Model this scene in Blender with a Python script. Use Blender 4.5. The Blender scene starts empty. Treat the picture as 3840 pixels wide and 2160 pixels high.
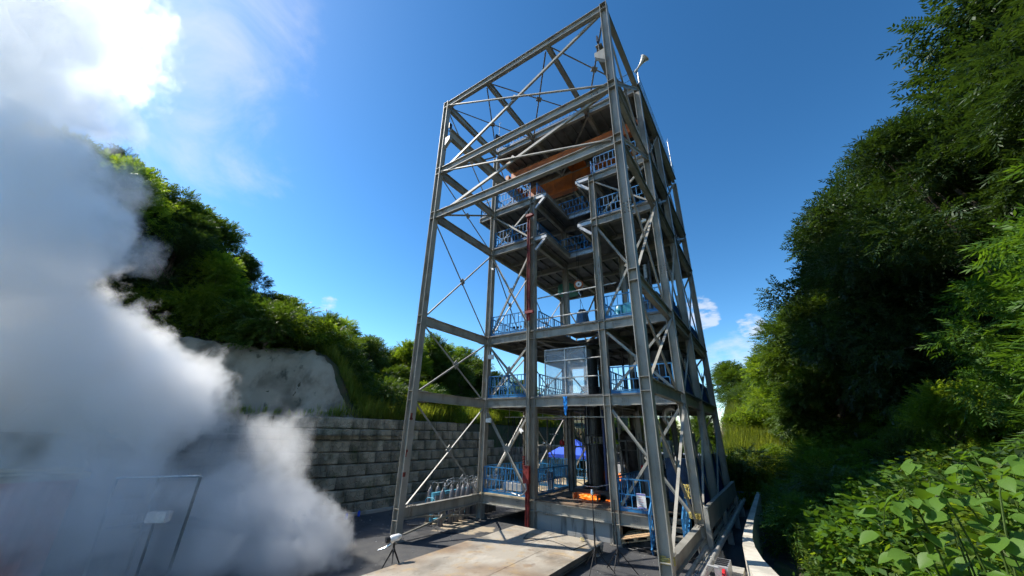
import bpy, math, random
import numpy as np
from mathutils import Vector, Matrix
random.seed(7)
rng = np.random.default_rng(7)
S = bpy.context.scene
R = math.radians

# ---------------------------------------------------------------- camera
cam = bpy.data.cameras.new('camera'); camo = bpy.data.objects.new('camera', cam); S.collection.objects.link(camo)
_r = Vector((0.82675396, 0.56212705, 0.02215992)); _u = Vector((0.19166092, -0.31848421, 0.9283501)); _f = Vector((-0.52890829, 0.76326993, 0.37104587))
camo.matrix_world = Matrix(((_r.x, _u.x, -_f.x, 12.2928), (_r.y, _u.y, -_f.y, -10.6189), (_r.z, _u.z, -_f.z, 3.8417), (0, 0, 0, 1)))
cam.sensor_width = 36; cam.lens = 1349.136 / 3840 * 36; cam.clip_end = 3000; cam.clip_start = 0.05
S.camera = camo
# ---------------------------------------------------------------- light
SUN_EL = 48.6; SUN_AZ = (-0.934, -0.357)          # horizontal direction towards the sun
sunv = Vector((SUN_AZ[0] * math.cos(R(SUN_EL)), SUN_AZ[1] * math.cos(R(SUN_EL)), math.sin(R(SUN_EL)))).normalized()
ld = bpy.data.lights.new('sun', 'SUN'); lo = bpy.data.objects.new('sun', ld); S.collection.objects.link(lo)
ld.energy = 5.0; ld.angle = R(0.5); ld.color = (1.0, 0.95, 0.86)
lo.rotation_euler = sunv.to_track_quat('Z', 'Y').to_euler()
W = bpy.data.worlds.new('World'); S.world = W; W.use_nodes = True
wn = W.node_tree; wn.nodes.clear()
def N(nt, t, **k):
    n = nt.nodes.new(t)
    for a, b in k.items():
        if a.startswith('i_'): n.inputs[int(a[2:]) if a[2:].isdigit() else a[2:].replace('_', ' ')].default_value = b
        else: setattr(n, a, b)
    return n
sky = N(wn, 'ShaderNodeTexSky', sky_type='NISHITA', sun_disc=False)
sky.sun_elevation = R(SUN_EL); sky.sun_rotation = math.atan2(SUN_AZ[0], SUN_AZ[1]); sky.altitude = 300; sky.air_density = 1.0; sky.dust_density = 0.35; sky.ozone_density = 2.0
bg = N(wn, 'ShaderNodeBackground'); bg.inputs[1].default_value = 0.076
out = N(wn, 'ShaderNodeOutputWorld')
# clouds of the sky: soft wisps around the sun side and low cumulus near the horizon
tc = N(wn, 'ShaderNodeTexCoord')
def cloud_mask(direction, inner, outer, scale, lo_, hi_, stretch=(1, 1, 1), dist=0.0):
    dp = N(wn, 'ShaderNodeVectorMath', operation='DOT_PRODUCT'); dp.inputs[1].default_value = Vector(direction).normalized()
    wn.links.new(tc.outputs['Generated'], dp.inputs[0])
    mr = N(wn, 'ShaderNodeMapRange', interpolation_type='SMOOTHSTEP'); mr.inputs[1].default_value = outer; mr.inputs[2].default_value = inner
    wn.links.new(dp.outputs['Value'], mr.inputs[0])
    mp = N(wn, 'ShaderNodeMapping'); mp.inputs['Scale'].default_value = stretch
    wn.links.new(tc.outputs['Generated'], mp.inputs[0])
    no = N(wn, 'ShaderNodeTexNoise'); no.inputs['Scale'].default_value = scale; no.inputs['Detail'].default_value = 8; no.inputs['Roughness'].default_value = 0.6; no.inputs['Distortion'].default_value = dist
    wn.links.new(mp.outputs[0], no.inputs['Vector'])
    m2 = N(wn, 'ShaderNodeMapRange', interpolation_type='SMOOTHSTEP'); m2.inputs[1].default_value = lo_; m2.inputs[2].default_value = hi_
    # shrink towards the edge of the region instead of fading evenly
    ad = N(wn, 'ShaderNodeMath', operation='MULTIPLY_ADD'); ad.inputs[1].default_value = 0.7; ad.inputs[2].default_value = -0.7
    wn.links.new(mr.outputs[0], ad.inputs[0])
    a2 = N(wn, 'ShaderNodeMath', operation='ADD'); wn.links.new(ad.outputs[0], a2.inputs[0]); wn.links.new(no.outputs['Fac'], a2.inputs[1])
    wn.links.new(a2.outputs[0], m2.inputs[0])
    return m2.outputs[0]
masks = [cloud_mask((-1.50, -0.20, 1.10), 0.985, 0.80, 5.0, 0.36, 0.90, dist=0.5),
         cloud_mask((-0.05, 1.17, 0.20), 0.9992, 0.9940, 10.0, 0.34, 0.70, (1, 1, 2.2)),
         cloud_mask((-0.12, 1.18, 0.345), 0.9996, 0.9980, 22.0, 0.36, 0.60, (1, 1, 2.5)),
         cloud_mask((0.0, 1.18, 0.29), 0.9998, 0.9990, 26.0, 0.36, 0.60, (1, 1, 2.5)),
         cloud_mask((-0.975, 0.50, 0.325), 0.99992, 0.9994, 40.0, 0.36, 0.80, (1, 1, 2.0)),
         cloud_mask((0.9, 0.9, 0.25), 0.97, 0.90, 6.0, 0.45, 0.75, (1, 1, 3)),
         cloud_mask((0.5, -1.0, 0.35), 0.97, 0.85, 4.0, 0.45, 0.75, (1, 1, 3))]
mx = masks[0]
for m in masks[1:]:
    k = N(wn, 'ShaderNodeMath', operation='MAXIMUM'); wn.links.new(mx, k.inputs[0]); wn.links.new(m, k.inputs[1]); mx = k.outputs[0]
sc_ = N(wn, 'ShaderNodeMath', operation='MULTIPLY'); sc_.inputs[1].default_value = 0.6; wn.links.new(mx, sc_.inputs[0])
mixc = N(wn, 'ShaderNodeMix', data_type='RGBA'); mixc.inputs[7].default_value = (8.4, 8.7, 9.2, 1)
hs = N(wn, 'ShaderNodeHueSaturation'); hs.inputs['Saturation'].default_value = 1.12; hs.inputs['Hue'].default_value = 0.490; hs.inputs['Value'].default_value = 1.0
gm = N(wn, 'ShaderNodeGamma'); gm.inputs[1].default_value = 1.42; wn.links.new(sky.outputs[0], gm.inputs[0]); wn.links.new(gm.outputs[0], hs.inputs['Color'])
wn.links.new(sc_.outputs[0], mixc.inputs[0]); wn.links.new(hs.outputs[0], mixc.inputs[6])
wn.links.new(mixc.outputs[2], bg.inputs[0]); wn.links.new(bg.outputs[0], out.inputs[0])
S.view_settings.view_transform = 'Standard'; S.view_settings.look = 'None'; S.view_settings.gamma = 1; S.view_settings.use_curve_mapping = False
S.view_settings.exposure = 0.6
S.render.engine = 'CYCLES'
c_ = S.cycles
c_.use_denoising = True; c_.use_adaptive_sampling = True; c_.adaptive_threshold = 0.04; c_.max_bounces = 16; c_.diffuse_bounces = 3; c_.glossy_bounces = 2; c_.transmission_bounces = 4; c_.transparent_max_bounces = 8
c_.volume_bounces = 9; c_.volume_step_rate = 0.3; c_.volume_max_steps = 256; c_.caustics_reflective = False; c_.caustics_refractive = False

# ---------------------------------------------------------------- materials
MATS = {}
def mat(name, col, rough=0.6, metal=0.0, var=0.12, scale=2.0, bump=0.0, bscale=30.0, col2=None, mix=(0.45, 0.65), detail=5, stretch=None, spec=0.5, trans=0.0, emis=None):
    m = bpy.data.materials.new(name); m.use_nodes = True; nt = m.node_tree
    b = nt.nodes['Principled BSDF']; b.inputs['Roughness'].default_value = rough; b.inputs['Metallic'].default_value = metal
    b.inputs['Specular IOR Level'].default_value = spec
    tcn = N(nt, 'ShaderNodeTexCoord'); vec = tcn.outputs['Object']
    if stretch:
        mp = N(nt, 'ShaderNodeMapping'); mp.inputs['Scale'].default_value = stretch; nt.links.new(vec, mp.inputs[0]); vec = mp.outputs[0]
    no = N(nt, 'ShaderNodeTexNoise'); no.inputs['Scale'].default_value = scale; no.inputs['Detail'].default_value = detail; nt.links.new(vec, no.inputs['Vector'])
    mr = N(nt, 'ShaderNodeMapRange'); mr.inputs[1].default_value = mix[0]; mr.inputs[2].default_value = mix[1]; nt.links.new(no.outputs['Fac'], mr.inputs[0])
    mi = N(nt, 'ShaderNodeMix', data_type='RGBA')
    c2 = col2 if col2 else tuple(max(0, c * (1 - 2 * var)) for c in col)
    c1 = col if col2 else tuple(min(1, c * (1 + var)) for c in col)
    mi.inputs[6].default_value = (*c1, 1); mi.inputs[7].default_value = (*c2, 1); nt.links.new(mr.outputs[0], mi.inputs[0])
    nt.links.new(mi.outputs[2], b.inputs['Base Color'])
    if bump:
        n2 = N(nt, 'ShaderNodeTexNoise'); n2.inputs['Scale'].default_value = bscale; n2.inputs['Detail'].default_value = 6; nt.links.new(tcn.outputs['Object'], n2.inputs['Vector'])
        bp = N(nt, 'ShaderNodeBump'); bp.inputs['Strength'].default_value = bump; bp.inputs['Distance'].default_value = 0.02; nt.links.new(n2.outputs['Fac'], bp.inputs['Height']); nt.links.new(bp.outputs[0], b.inputs['Normal'])
    if trans: b.inputs['Transmission Weight'].default_value = trans
    if emis:
        b.inputs['Emission Color'].default_value = (*emis[0], 1); b.inputs['Emission Strength'].default_value = emis[1]
    MATS[name] = m
    return m
steel = mat('painted_steel', (0.29, 0.275, 0.235), 0.45, 0.0, 0.10, 1.2, 0.08, 60, spec=0.5)
steel_d = mat('deck_steel', (0.15, 0.15, 0.145), 0.6, 0.0, 0.18, 1.5)
galv = mat('galvanised_steel', (0.42, 0.42, 0.41), 0.4, 0.5, 0.12, 8)
bolt_m = mat('bolt_steel', (0.22, 0.20, 0.17), 0.6, 0.3, 0.3, 20)
blue = mat('blue_rail_paint', (0.018, 0.15, 0.34), 0.5, 0, 0.15, 3)
blue_l = mat('light_blue_paint', (0.10, 0.38, 0.52), 0.5, 0, 0.12, 4)
blue_d = mat('blue_sheet', (0.006, 0.045, 0.13), 0.5, 0, 0.2, 2)
teal = mat('teal_paint', (0.03, 0.26, 0.36), 0.4, 0, 0.2, 3)
orange = mat('crane_orange', (0.42, 0.105, 0.010), 0.5, 0, 0.1, 2)
red = mat('red_oxide_paint', (0.20, 0.022, 0.018), 0.55, 0, 0.25, 4)
redb = mat('red_plastic', (0.55, 0.02, 0.025), 0.35, 0, 0.1, 4)
black = mat('black_steel', (0.018, 0.018, 0.018), 0.35, 0.3, 0.3, 4, 0.15, 12, spec=0.5)
blackp = mat('black_plastic', (0.012, 0.012, 0.013), 0.5)
white = mat('white_enamel', (0.75, 0.75, 0.73), 0.4, 0, 0.05, 5)
foil = mat('foil', (0.75, 0.75, 0.75), 0.25, 0.9, 0.1, 10, 0.9, 18)
greyp = mat('grey_enamel', (0.33, 0.34, 0.35), 0.45, 0, 0.08, 3)
concrete = mat('concrete', (0.32, 0.31, 0.28), 0.85, 0, 0.2, 1.6, 0.25, 40)
conc_l = mat('pale_concrete', (0.52, 0.48, 0.40), 0.85, 0, 0.12, 2.0, 0.2, 40)
stained = mat('streaked_concrete', (0.33, 0.33, 0.31), 0.8, 0, 0.2, 2.5, 0.2, 30, col2=(0.05, 0.045, 0.04), mix=(0.56, 0.74), stretch=(1.3, 1, 0.2))
sooty = mat('sooty_deck_plate', (0.20, 0.135, 0.085), 0.8, 0, 0.2, 1.5, 0.3, 30, col2=(0.05, 0.045, 0.04), mix=(0.4, 0.62))
sandy = mat('sandy_concrete', (0.45, 0.36, 0.22), 0.9, 0, 0.2, 1.5, 0.2, 30)
cyl = mat('gas_cylinder_paint', (0.155, 0.155, 0.17), 0.35, 0.1, 0.1, 3)
engineblue = mat('blue_grey_shell', (0.10, 0.16, 0.22), 0.3, 0.5, 0.2, 2, stretch=(6, 6, 0.4))
wood = mat('pallet_wood', (0.40, 0.26, 0.14), 0.8, 0, 0.25, 6, 0.3, 40, stretch=(1, 6, 6))
rope_y = mat('yellow_rope', (0.50, 0.40, 0.12), 0.9, 0, 0.25, 20)
bark = mat('bark', (0.10, 0.075, 0.05), 0.9, 0, 0.3, 8, 0.6, 12, stretch=(1, 1, 0.3))
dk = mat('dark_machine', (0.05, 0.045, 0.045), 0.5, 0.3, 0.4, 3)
pipe_m = mat('grey_pipe', (0.40, 0.39, 0.36), 0.4, 0.1, 0.12, 3)
green_m = mat('teal_green_canvas', (0.06, 0.30, 0.25), 0.6)
canvas_b = mat('blue_canvas', (0.02, 0.09, 0.62), 0.7, 0, 0.1, 1)
pink = mat('faded_red_container', (0.42, 0.14, 0.11), 0.7, 0, 0.2, 2)

def weather(m, col, scale, lo_, hi_, amt, stretch=(1, 1, 1), loc=(0, 0, 0), detail=8, wpos=False):
    nt = m.node_tree; b = nt.nodes['Principled BSDF']; src = b.inputs['Base Color'].links[0].from_socket
    if wpos: vec = N(nt, 'ShaderNodeNewGeometry').outputs['Position']
    else: vec = N(nt, 'ShaderNodeTexCoord').outputs['Object']
    mp = N(nt, 'ShaderNodeMapping'); mp.inputs['Scale'].default_value = stretch; mp.inputs['Location'].default_value = loc; nt.links.new(vec, mp.inputs[0])
    no = N(nt, 'ShaderNodeTexNoise'); no.inputs['Scale'].default_value = scale; no.inputs['Detail'].default_value = detail; no.inputs['Roughness'].default_value = 0.65; nt.links.new(mp.outputs[0], no.inputs['Vector'])
    mr = N(nt, 'ShaderNodeMapRange'); mr.inputs[1].default_value = lo_; mr.inputs[2].default_value = hi_; mr.inputs[4].default_value = amt; nt.links.new(no.outputs['Fac'], mr.inputs[0])
    mi = N(nt, 'ShaderNodeMix', data_type='RGBA'); mi.inputs[7].default_value = (*col, 1)
    nt.links.new(src, mi.inputs[6]); nt.links.new(mr.outputs[0], mi.inputs[0]); nt.links.new(mi.outputs[2], b.inputs['Base Color'])
weather(steel, (0.15, 0.085, 0.045), 2.6, 0.60, 0.70, 0.75, (1, 1, 0.35))
weather(steel, (0.12, 0.115, 0.10), 1.0, 0.52, 0.72, 0.6, (3, 3, 0.25), (4, 1, 0))
weather(steel, (0.40, 0.39, 0.36), 0.7, 0.56, 0.70, 0.5, (1, 1, 1), (9, 1, 4))
weather(steel_d, (0.07, 0.055, 0.04), 1.3, 0.52, 0.7, 0.7, (1, 1, 1))
weather(orange, (0.12, 0.05, 0.02), 1.6, 0.50, 0.72, 0.6, (1, 1, 0.5))
weather(blue, (0.12, 0.075, 0.05), 5, 0.62, 0.70, 0.7)
weather(stained, (0.035, 0.03, 0.028), 1.7, 0.54, 0.62, 0.9, (1.7, 1, 0.14), (2, 0, 0))
weather(concrete, (0.14, 0.13, 0.10), 1.1, 0.5, 0.65, 0.6)
weather(conc_l, (0.30, 0.25, 0.17), 1.5, 0.52, 0.66, 0.5)
# asphalt
asph = mat('asphalt', (0.050, 0.051, 0.055), 0.92, 0, 0.3, 0.6, 0.6, 90, col2=(0.085, 0.082, 0.078), mix=(0.48, 0.75))
# pale tan patches near the wall
def extra_patch(m, col, scale, lo_, hi_, center, rad):
    nt = m.node_tree; b = nt.nodes['Principled BSDF']; src = b.inputs['Base Color'].links[0].from_socket
    tcn = N(nt, 'ShaderNodeTexCoord'); no = N(nt, 'ShaderNodeTexNoise'); no.inputs['Scale'].default_value = scale; no.inputs['Detail'].default_value = 7
    nt.links.new(tcn.outputs['Object'], no.inputs['Vector'])
    d = N(nt, 'ShaderNodeVectorMath', operation='DISTANCE'); d.inputs[1].default_value = center; nt.links.new(tcn.outputs['Object'], d.inputs[0])
    mr = N(nt, 'ShaderNodeMapRange'); mr.inputs[1].default_value = rad; mr.inputs[2].default_value = rad * 0.3; nt.links.new(d.outputs['Value'], mr.inputs[0])
    mu = N(nt, 'ShaderNodeMath', operation='MULTIPLY_ADD'); mu.inputs[1].default_value = 0.4; mu.inputs[2].default_value = -0.3; nt.links.new(mr.outputs[0], mu.inputs[0])
    ad = N(nt, 'ShaderNodeMath', operation='ADD'); nt.links.new(mu.outputs[0], ad.inputs[0]); nt.links.new(no.outputs['Fac'], ad.inputs[1])
    m2 = N(nt, 'ShaderNodeMapRange'); m2.inputs[1].default_value = lo_; m2.inputs[2].default_value = hi_; nt.links.new(ad.outputs[0], m2.inputs[0])
    mi = N(nt, 'ShaderNodeMix', data_type='RGBA'); mi.inputs[7].default_value = (*col, 1)
    nt.links.new(src, mi.inputs[6]); nt.links.new(m2.outputs[0], mi.inputs[0]); nt.links.new(mi.outputs[2], b.inputs['Base Color'])
weather(asph, (0.11, 0.105, 0.095), 0.35, 0.5, 0.62, 0.5, (1, 1, 1), (3, 1, 0), 10)
weather(asph, (0.022, 0.022, 0.024), 0.8, 0.55, 0.62, 0.7, (1, 1, 1), (7, 5, 0), 8)
weather(asph, (0.20, 0.19, 0.17), 45, 0.66, 0.70, 0.7, (1, 1, 1), (1, 2, 0), 3)
extra_patch(asph, (0.36, 0.29, 0.20), 0.9, 0.50, 0.56, (0.2, 3.4, 0), 2.6)

# chequered rusty plate
plate_m = mat('chequered_plate', (0.53, 0.47, 0.38), 0.55, 0.0, 0.2, 0.55, 0, 30, col2=(0.36, 0.25, 0.155), mix=(0.48, 0.70), detail=9)
def chequer(m, sc, strength):
    nt = m.node_tree; b = nt.nodes['Principled BSDF']
    tcn = N(nt, 'ShaderNodeTexCoord'); mp = N(nt, 'ShaderNodeMapping'); mp.inputs['Rotation'].default_value = (0, 0, R(8)); nt.links.new(tcn.outputs['Object'], mp.inputs[0])
    wv = N(nt, 'ShaderNodeTexWave', bands_direction='Y'); wv.inputs['Scale'].default_value = sc; wv.inputs['Distortion'].default_value = 0.4; nt.links.new(mp.outputs[0], wv.inputs['Vector'])
    w2 = N(nt, 'ShaderNodeTexWave', bands_direction='X'); w2.inputs['Scale'].default_value = sc; nt.links.new(mp.outputs[0], w2.inputs['Vector'])
    mu = N(nt, 'ShaderNodeMath', operation='MULTIPLY'); nt.links.new(wv.outputs['Fac'], mu.inputs[0]); nt.links.new(w2.outputs['Fac'], mu.inputs[1])
    groove_shade = N(nt, 'ShaderNodeMapRange'); groove_shade.inputs[3].default_value = 0.62; groove_shade.inputs[4].default_value = 1.12; nt.links.new(mu.outputs[0], groove_shade.inputs[0])  # relief shading put into the colour: grooves darker, raised spots paler
    bp = N(nt, 'ShaderNodeBump'); bp.inputs['Strength'].default_value = strength; bp.inputs['Distance'].default_value = 0.006
    nt.links.new(mu.outputs[0], bp.inputs['Height']); nt.links.new(bp.outputs[0], b.inputs['Normal'])
    src = b.inputs['Base Color'].links[0].from_socket
    n3 = N(nt, 'ShaderNodeTexNoise'); n3.inputs['Scale'].default_value = 2.3; n3.inputs['Detail'].default_value = 8; nt.links.new(tcn.outputs['Object'], n3.inputs['Vector'])
    m3 = N(nt, 'ShaderNodeMapRange'); m3.inputs[1].default_value = 0.55; m3.inputs[2].default_value = 0.72; nt.links.new(n3.outputs['Fac'], m3.inputs[0])
    mi = N(nt, 'ShaderNodeMix', data_type='RGBA'); mi.inputs[7].default_value = (0.60, 0.40, 0.17, 1)
    sc3 = N(nt, 'ShaderNodeMath', operation='MULTIPLY'); sc3.inputs[1].default_value = 0.75; nt.links.new(m3.outputs[0], sc3.inputs[0])
    nt.links.new(src, mi.inputs[6]); nt.links.new(sc3.outputs[0], mi.inputs[0])
    n4 = N(nt, 'ShaderNodeTexNoise'); n4.inputs['Scale'].default_value = 0.9; n4.inputs['Detail'].default_value = 5; n4.inputs['Distortion'].default_value = 0.6
    mp4 = N(nt, 'ShaderNodeMapping'); mp4.inputs['Location'].default_value = (5, 3, 1); nt.links.new(tcn.outputs['Object'], mp4.inputs[0]); nt.links.new(mp4.outputs[0], n4.inputs['Vector'])
    m4 = N(nt, 'ShaderNodeMapRange'); m4.inputs[1].default_value = 0.5; m4.inputs[2].default_value = 0.68; nt.links.new(n4.outputs['Fac'], m4.inputs[0])
    mi2 = N(nt, 'ShaderNodeMix', data_type='RGBA'); mi2.inputs[7].default_value = (0.17, 0.15, 0.12, 1)
    sc4 = N(nt, 'ShaderNodeMath', operation='MULTIPLY'); sc4.inputs[1].default_value = 0.6; nt.links.new(m4.outputs[0], sc4.inputs[0])
    nt.links.new(mi.outputs[2], mi2.inputs[6]); nt.links.new(sc4.outputs[0], mi2.inputs[0])
    dm = N(nt, 'ShaderNodeVectorMath', operation='SCALE'); nt.links.new(mi2.outputs[2], dm.inputs[0]); nt.links.new(groove_shade.outputs[0], dm.inputs['Scale']); nt.links.new(dm.outputs[0], b.inputs['Base Color'])
chequer(plate_m, 7.5, 1.0)
weather(plate_m, (0.17, 0.10, 0.06), 1.9, 0.58, 0.66, 0.5, (1, 1, 1), (2, 8, 1), 10)
weather(plate_m, (0.62, 0.58, 0.50), 1.2, 0.56, 0.70, 0.5, (1, 0.6, 1), (6, 2, 1), 10)
weather(plate_m, (0.10, 0.085, 0.07), 9, 0.62, 0.68, 0.6, (1, 0.3, 1), (3, 1, 1), 6)
stair_m = mat('stair_plate', (0.33, 0.30, 0.25), 0.5, 0.2, 0.2, 3); 
# block wall face: cast relief
blockm = mat('cast_block', (0.50, 0.43, 0.315), 0.9, 0, 0.25, 0.8, 0.0, 30, col2=(0.17, 0.155, 0.12), mix=(0.35, 0.7))
def relief(m):
    nt = m.node_tree; b = nt.nodes['Principled BSDF']; tcn = N(nt, 'ShaderNodeTexCoord')
    vo = N(nt, 'ShaderNodeTexVoronoi', feature='DISTANCE_TO_EDGE'); vo.inputs['Scale'].default_value = 3.6; nt.links.new(tcn.outputs['Object'], vo.inputs['Vector'])
    mr = N(nt, 'ShaderNodeMapRange', interpolation_type='SMOOTHSTEP'); mr.inputs[1].default_value = 0.0; mr.inputs[2].default_value = 0.10; nt.links.new(vo.outputs['Distance'], mr.inputs[0])
    no = N(nt, 'ShaderNodeTexNoise'); no.inputs['Scale'].default_value = 14; no.inputs['Detail'].default_value = 6; nt.links.new(tcn.outputs['Object'], no.inputs['Vector'])
    ad = N(nt, 'ShaderNodeMath', operation='MULTIPLY_ADD'); ad.inputs[1].default_value = 0.35; nt.links.new(no.outputs['Fac'], ad.inputs[0]); nt.links.new(mr.outputs[0], ad.inputs[2])
    bp = N(nt, 'ShaderNodeBump'); bp.inputs['Strength'].default_value = 0.9; bp.inputs['Distance'].default_value = 0.04
    nt.links.new(ad.outputs[0], bp.inputs['Height']); nt.links.new(bp.outputs[0], b.inputs['Normal'])
relief(blockm)
def obj_vary(m, lo_, hi_):
    nt = m.node_tree; b = nt.nodes['Principled BSDF']; src = b.inputs['Base Color'].links[0].from_socket
    oi = N(nt, 'ShaderNodeObjectInfo'); mr = N(nt, 'ShaderNodeMapRange'); mr.inputs[3].default_value = lo_; mr.inputs[4].default_value = hi_; nt.links.new(oi.outputs['Random'], mr.inputs[0])
    sc2 = N(nt, 'ShaderNodeVectorMath', operation='SCALE'); nt.links.new(src, sc2.inputs[0]); nt.links.new(mr.outputs[0], sc2.inputs['Scale']); nt.links.new(sc2.outputs[0], b.inputs['Base Color'])
    # mossy tint
    tcn = N(nt, 'ShaderNodeTexCoord'); g = N(nt, 'ShaderNodeNewGeometry'); no = N(nt, 'ShaderNodeTexNoise'); no.inputs['Scale'].default_value = 1.1; no.inputs['Detail'].default_value = 7; nt.links.new(g.outputs['Position'], no.inputs['Vector'])
    m3 = N(nt, 'ShaderNodeMapRange'); m3.inputs[1].default_value = 0.52; m3.inputs[2].default_value = 0.68; nt.links.new(no.outputs['Fac'], m3.inputs[0])
    mi = N(nt, 'ShaderNodeMix', data_type='RGBA'); mi.inputs[7].default_value = (0.075, 0.085, 0.04, 1); k = N(nt, 'ShaderNodeMath', operation='MULTIPLY'); k.inputs[1].default_value = 0.75; nt.links.new(m3.outputs[0], k.inputs[0])
    nt.links.new(sc2.outputs[0], mi.inputs[6]); nt.links.new(k.outputs[0], mi.inputs[0]); nt.links.new(mi.outputs[2], b.inputs['Base Color'])
obj_vary(blockm, 0.65, 1.1)
soil = mat('soil', (0.085, 0.07, 0.04), 1.0, 0, 0.3, 1.0, 0.8, 6, col2=(0.035, 0.055, 0.015), mix=(0.4, 0.6))
rockm = mat('sprayed_slope_face', (0.33, 0.275, 0.20), 0.95, 0, 0.2, 0.6, 1.0, 3.5, col2=(0.17, 0.14, 0.10), mix=(0.42, 0.62), detail=10)
weather(rockm, (0.40, 0.345, 0.265), 0.5, 0.52, 0.62, 0.7, (1, 1, 0.4), (3, 3, 3), 9)
weather(rockm, (0.05, 0.05, 0.035), 1.4, 0.58, 0.66, 0.8, (1, 1, 0.3), (1, 7, 3), 9)
weather(blockm, (0.10, 0.095, 0.07), 1.6, 0.48, 0.66, 0.7, (1, 1, 0.22), (3, 1, 2), 8, True)
glassm = bpy.data.materials.new('screen_pane'); glassm.use_nodes = True
_b = glassm.node_tree.nodes['Principled BSDF']; _b.inputs['Base Color'].default_value = (0.55, 0.62, 0.68, 1); _b.inputs['Roughness'].default_value = 0.25; _b.inputs['Alpha'].default_value = 0.30

def leafmat(name, c1, c2, tr=0.35, c3=None):
    m = bpy.data.materials.new(name); m.use_nodes = True; nt = m.node_tree; nt.nodes.clear()
    o = N(nt, 'ShaderNodeOutputMaterial'); d = N(nt, 'ShaderNodeBsdfPrincipled'); d.inputs['Roughness'].default_value = 0.5; d.inputs['Specular IOR Level'].default_value = 0.28
    t = N(nt, 'ShaderNodeBsdfTranslucent'); mx_ = N(nt, 'ShaderNodeMixShader'); mx_.inputs[0].default_value = tr
    g = N(nt, 'ShaderNodeNewGeometry'); tcn = N(nt, 'ShaderNodeTexCoord')
    no = N(nt, 'ShaderNodeTexNoise'); no.inputs['Scale'].default_value = 0.55; no.inputs['Detail'].default_value = 3; nt.links.new(g.outputs['Position'], no.inputs['Vector'])
    a = N(nt, 'ShaderNodeMath', operation='MULTIPLY_ADD'); a.inputs[1].default_value = 0.5; nt.links.new(g.outputs['Random Per Island'], a.inputs[0]); nt.links.new(no.outputs['Fac'], a.inputs[2])
    mr = N(nt, 'ShaderNodeMapRange'); mr.inputs[1].default_value = 0.4; mr.inputs[2].default_value = 1.05; nt.links.new(a.outputs[0], mr.inputs[0])
    mi = N(nt, 'ShaderNodeMix', data_type='RGBA'); mi.inputs[6].default_value = (*c1, 1); mi.inputs[7].default_value = (*c2, 1); nt.links.new(mr.outputs[0], mi.inputs[0])
    nt.links.new(mi.outputs[2], d.inputs['Base Color'])
    tcol = N(nt, 'ShaderNodeMix', data_type='RGBA', blend_type='MULTIPLY'); tcol.inputs[0].default_value = 1; tcol.inputs[7].default_value = (2.6, 2.4, 0.8, 1)
    nt.links.new(mi.outputs[2], tcol.inputs[6]); nt.links.new(tcol.outputs[2], t.inputs['Color'])
    nt.links.new(d.outputs[0], mx_.inputs[1]); nt.links.new(t.outputs[0], mx_.inputs[2]); nt.links.new(mx_.outputs[0], o.inputs[0])
    return m
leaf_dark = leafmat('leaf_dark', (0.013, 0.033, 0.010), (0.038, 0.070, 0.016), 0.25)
leaf_mid = leafmat('leaf_mid', (0.028, 0.062, 0.010), (0.075, 0.120, 0.020), 0.32)
leaf_lite = leafmat('leaf_light', (0.062, 0.118, 0.014), (0.130, 0.185, 0.026), 0.52)
leaf_vine = leafmat('leaf_vine', (0.036, 0.092, 0.012), (0.085, 0.160, 0.022), 0.35)
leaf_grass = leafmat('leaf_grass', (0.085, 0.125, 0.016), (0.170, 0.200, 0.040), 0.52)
leaf_big = leafmat('leaf_broad', (0.050, 0.118, 0.014), (0.090, 0.170, 0.022), 0.30)

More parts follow.
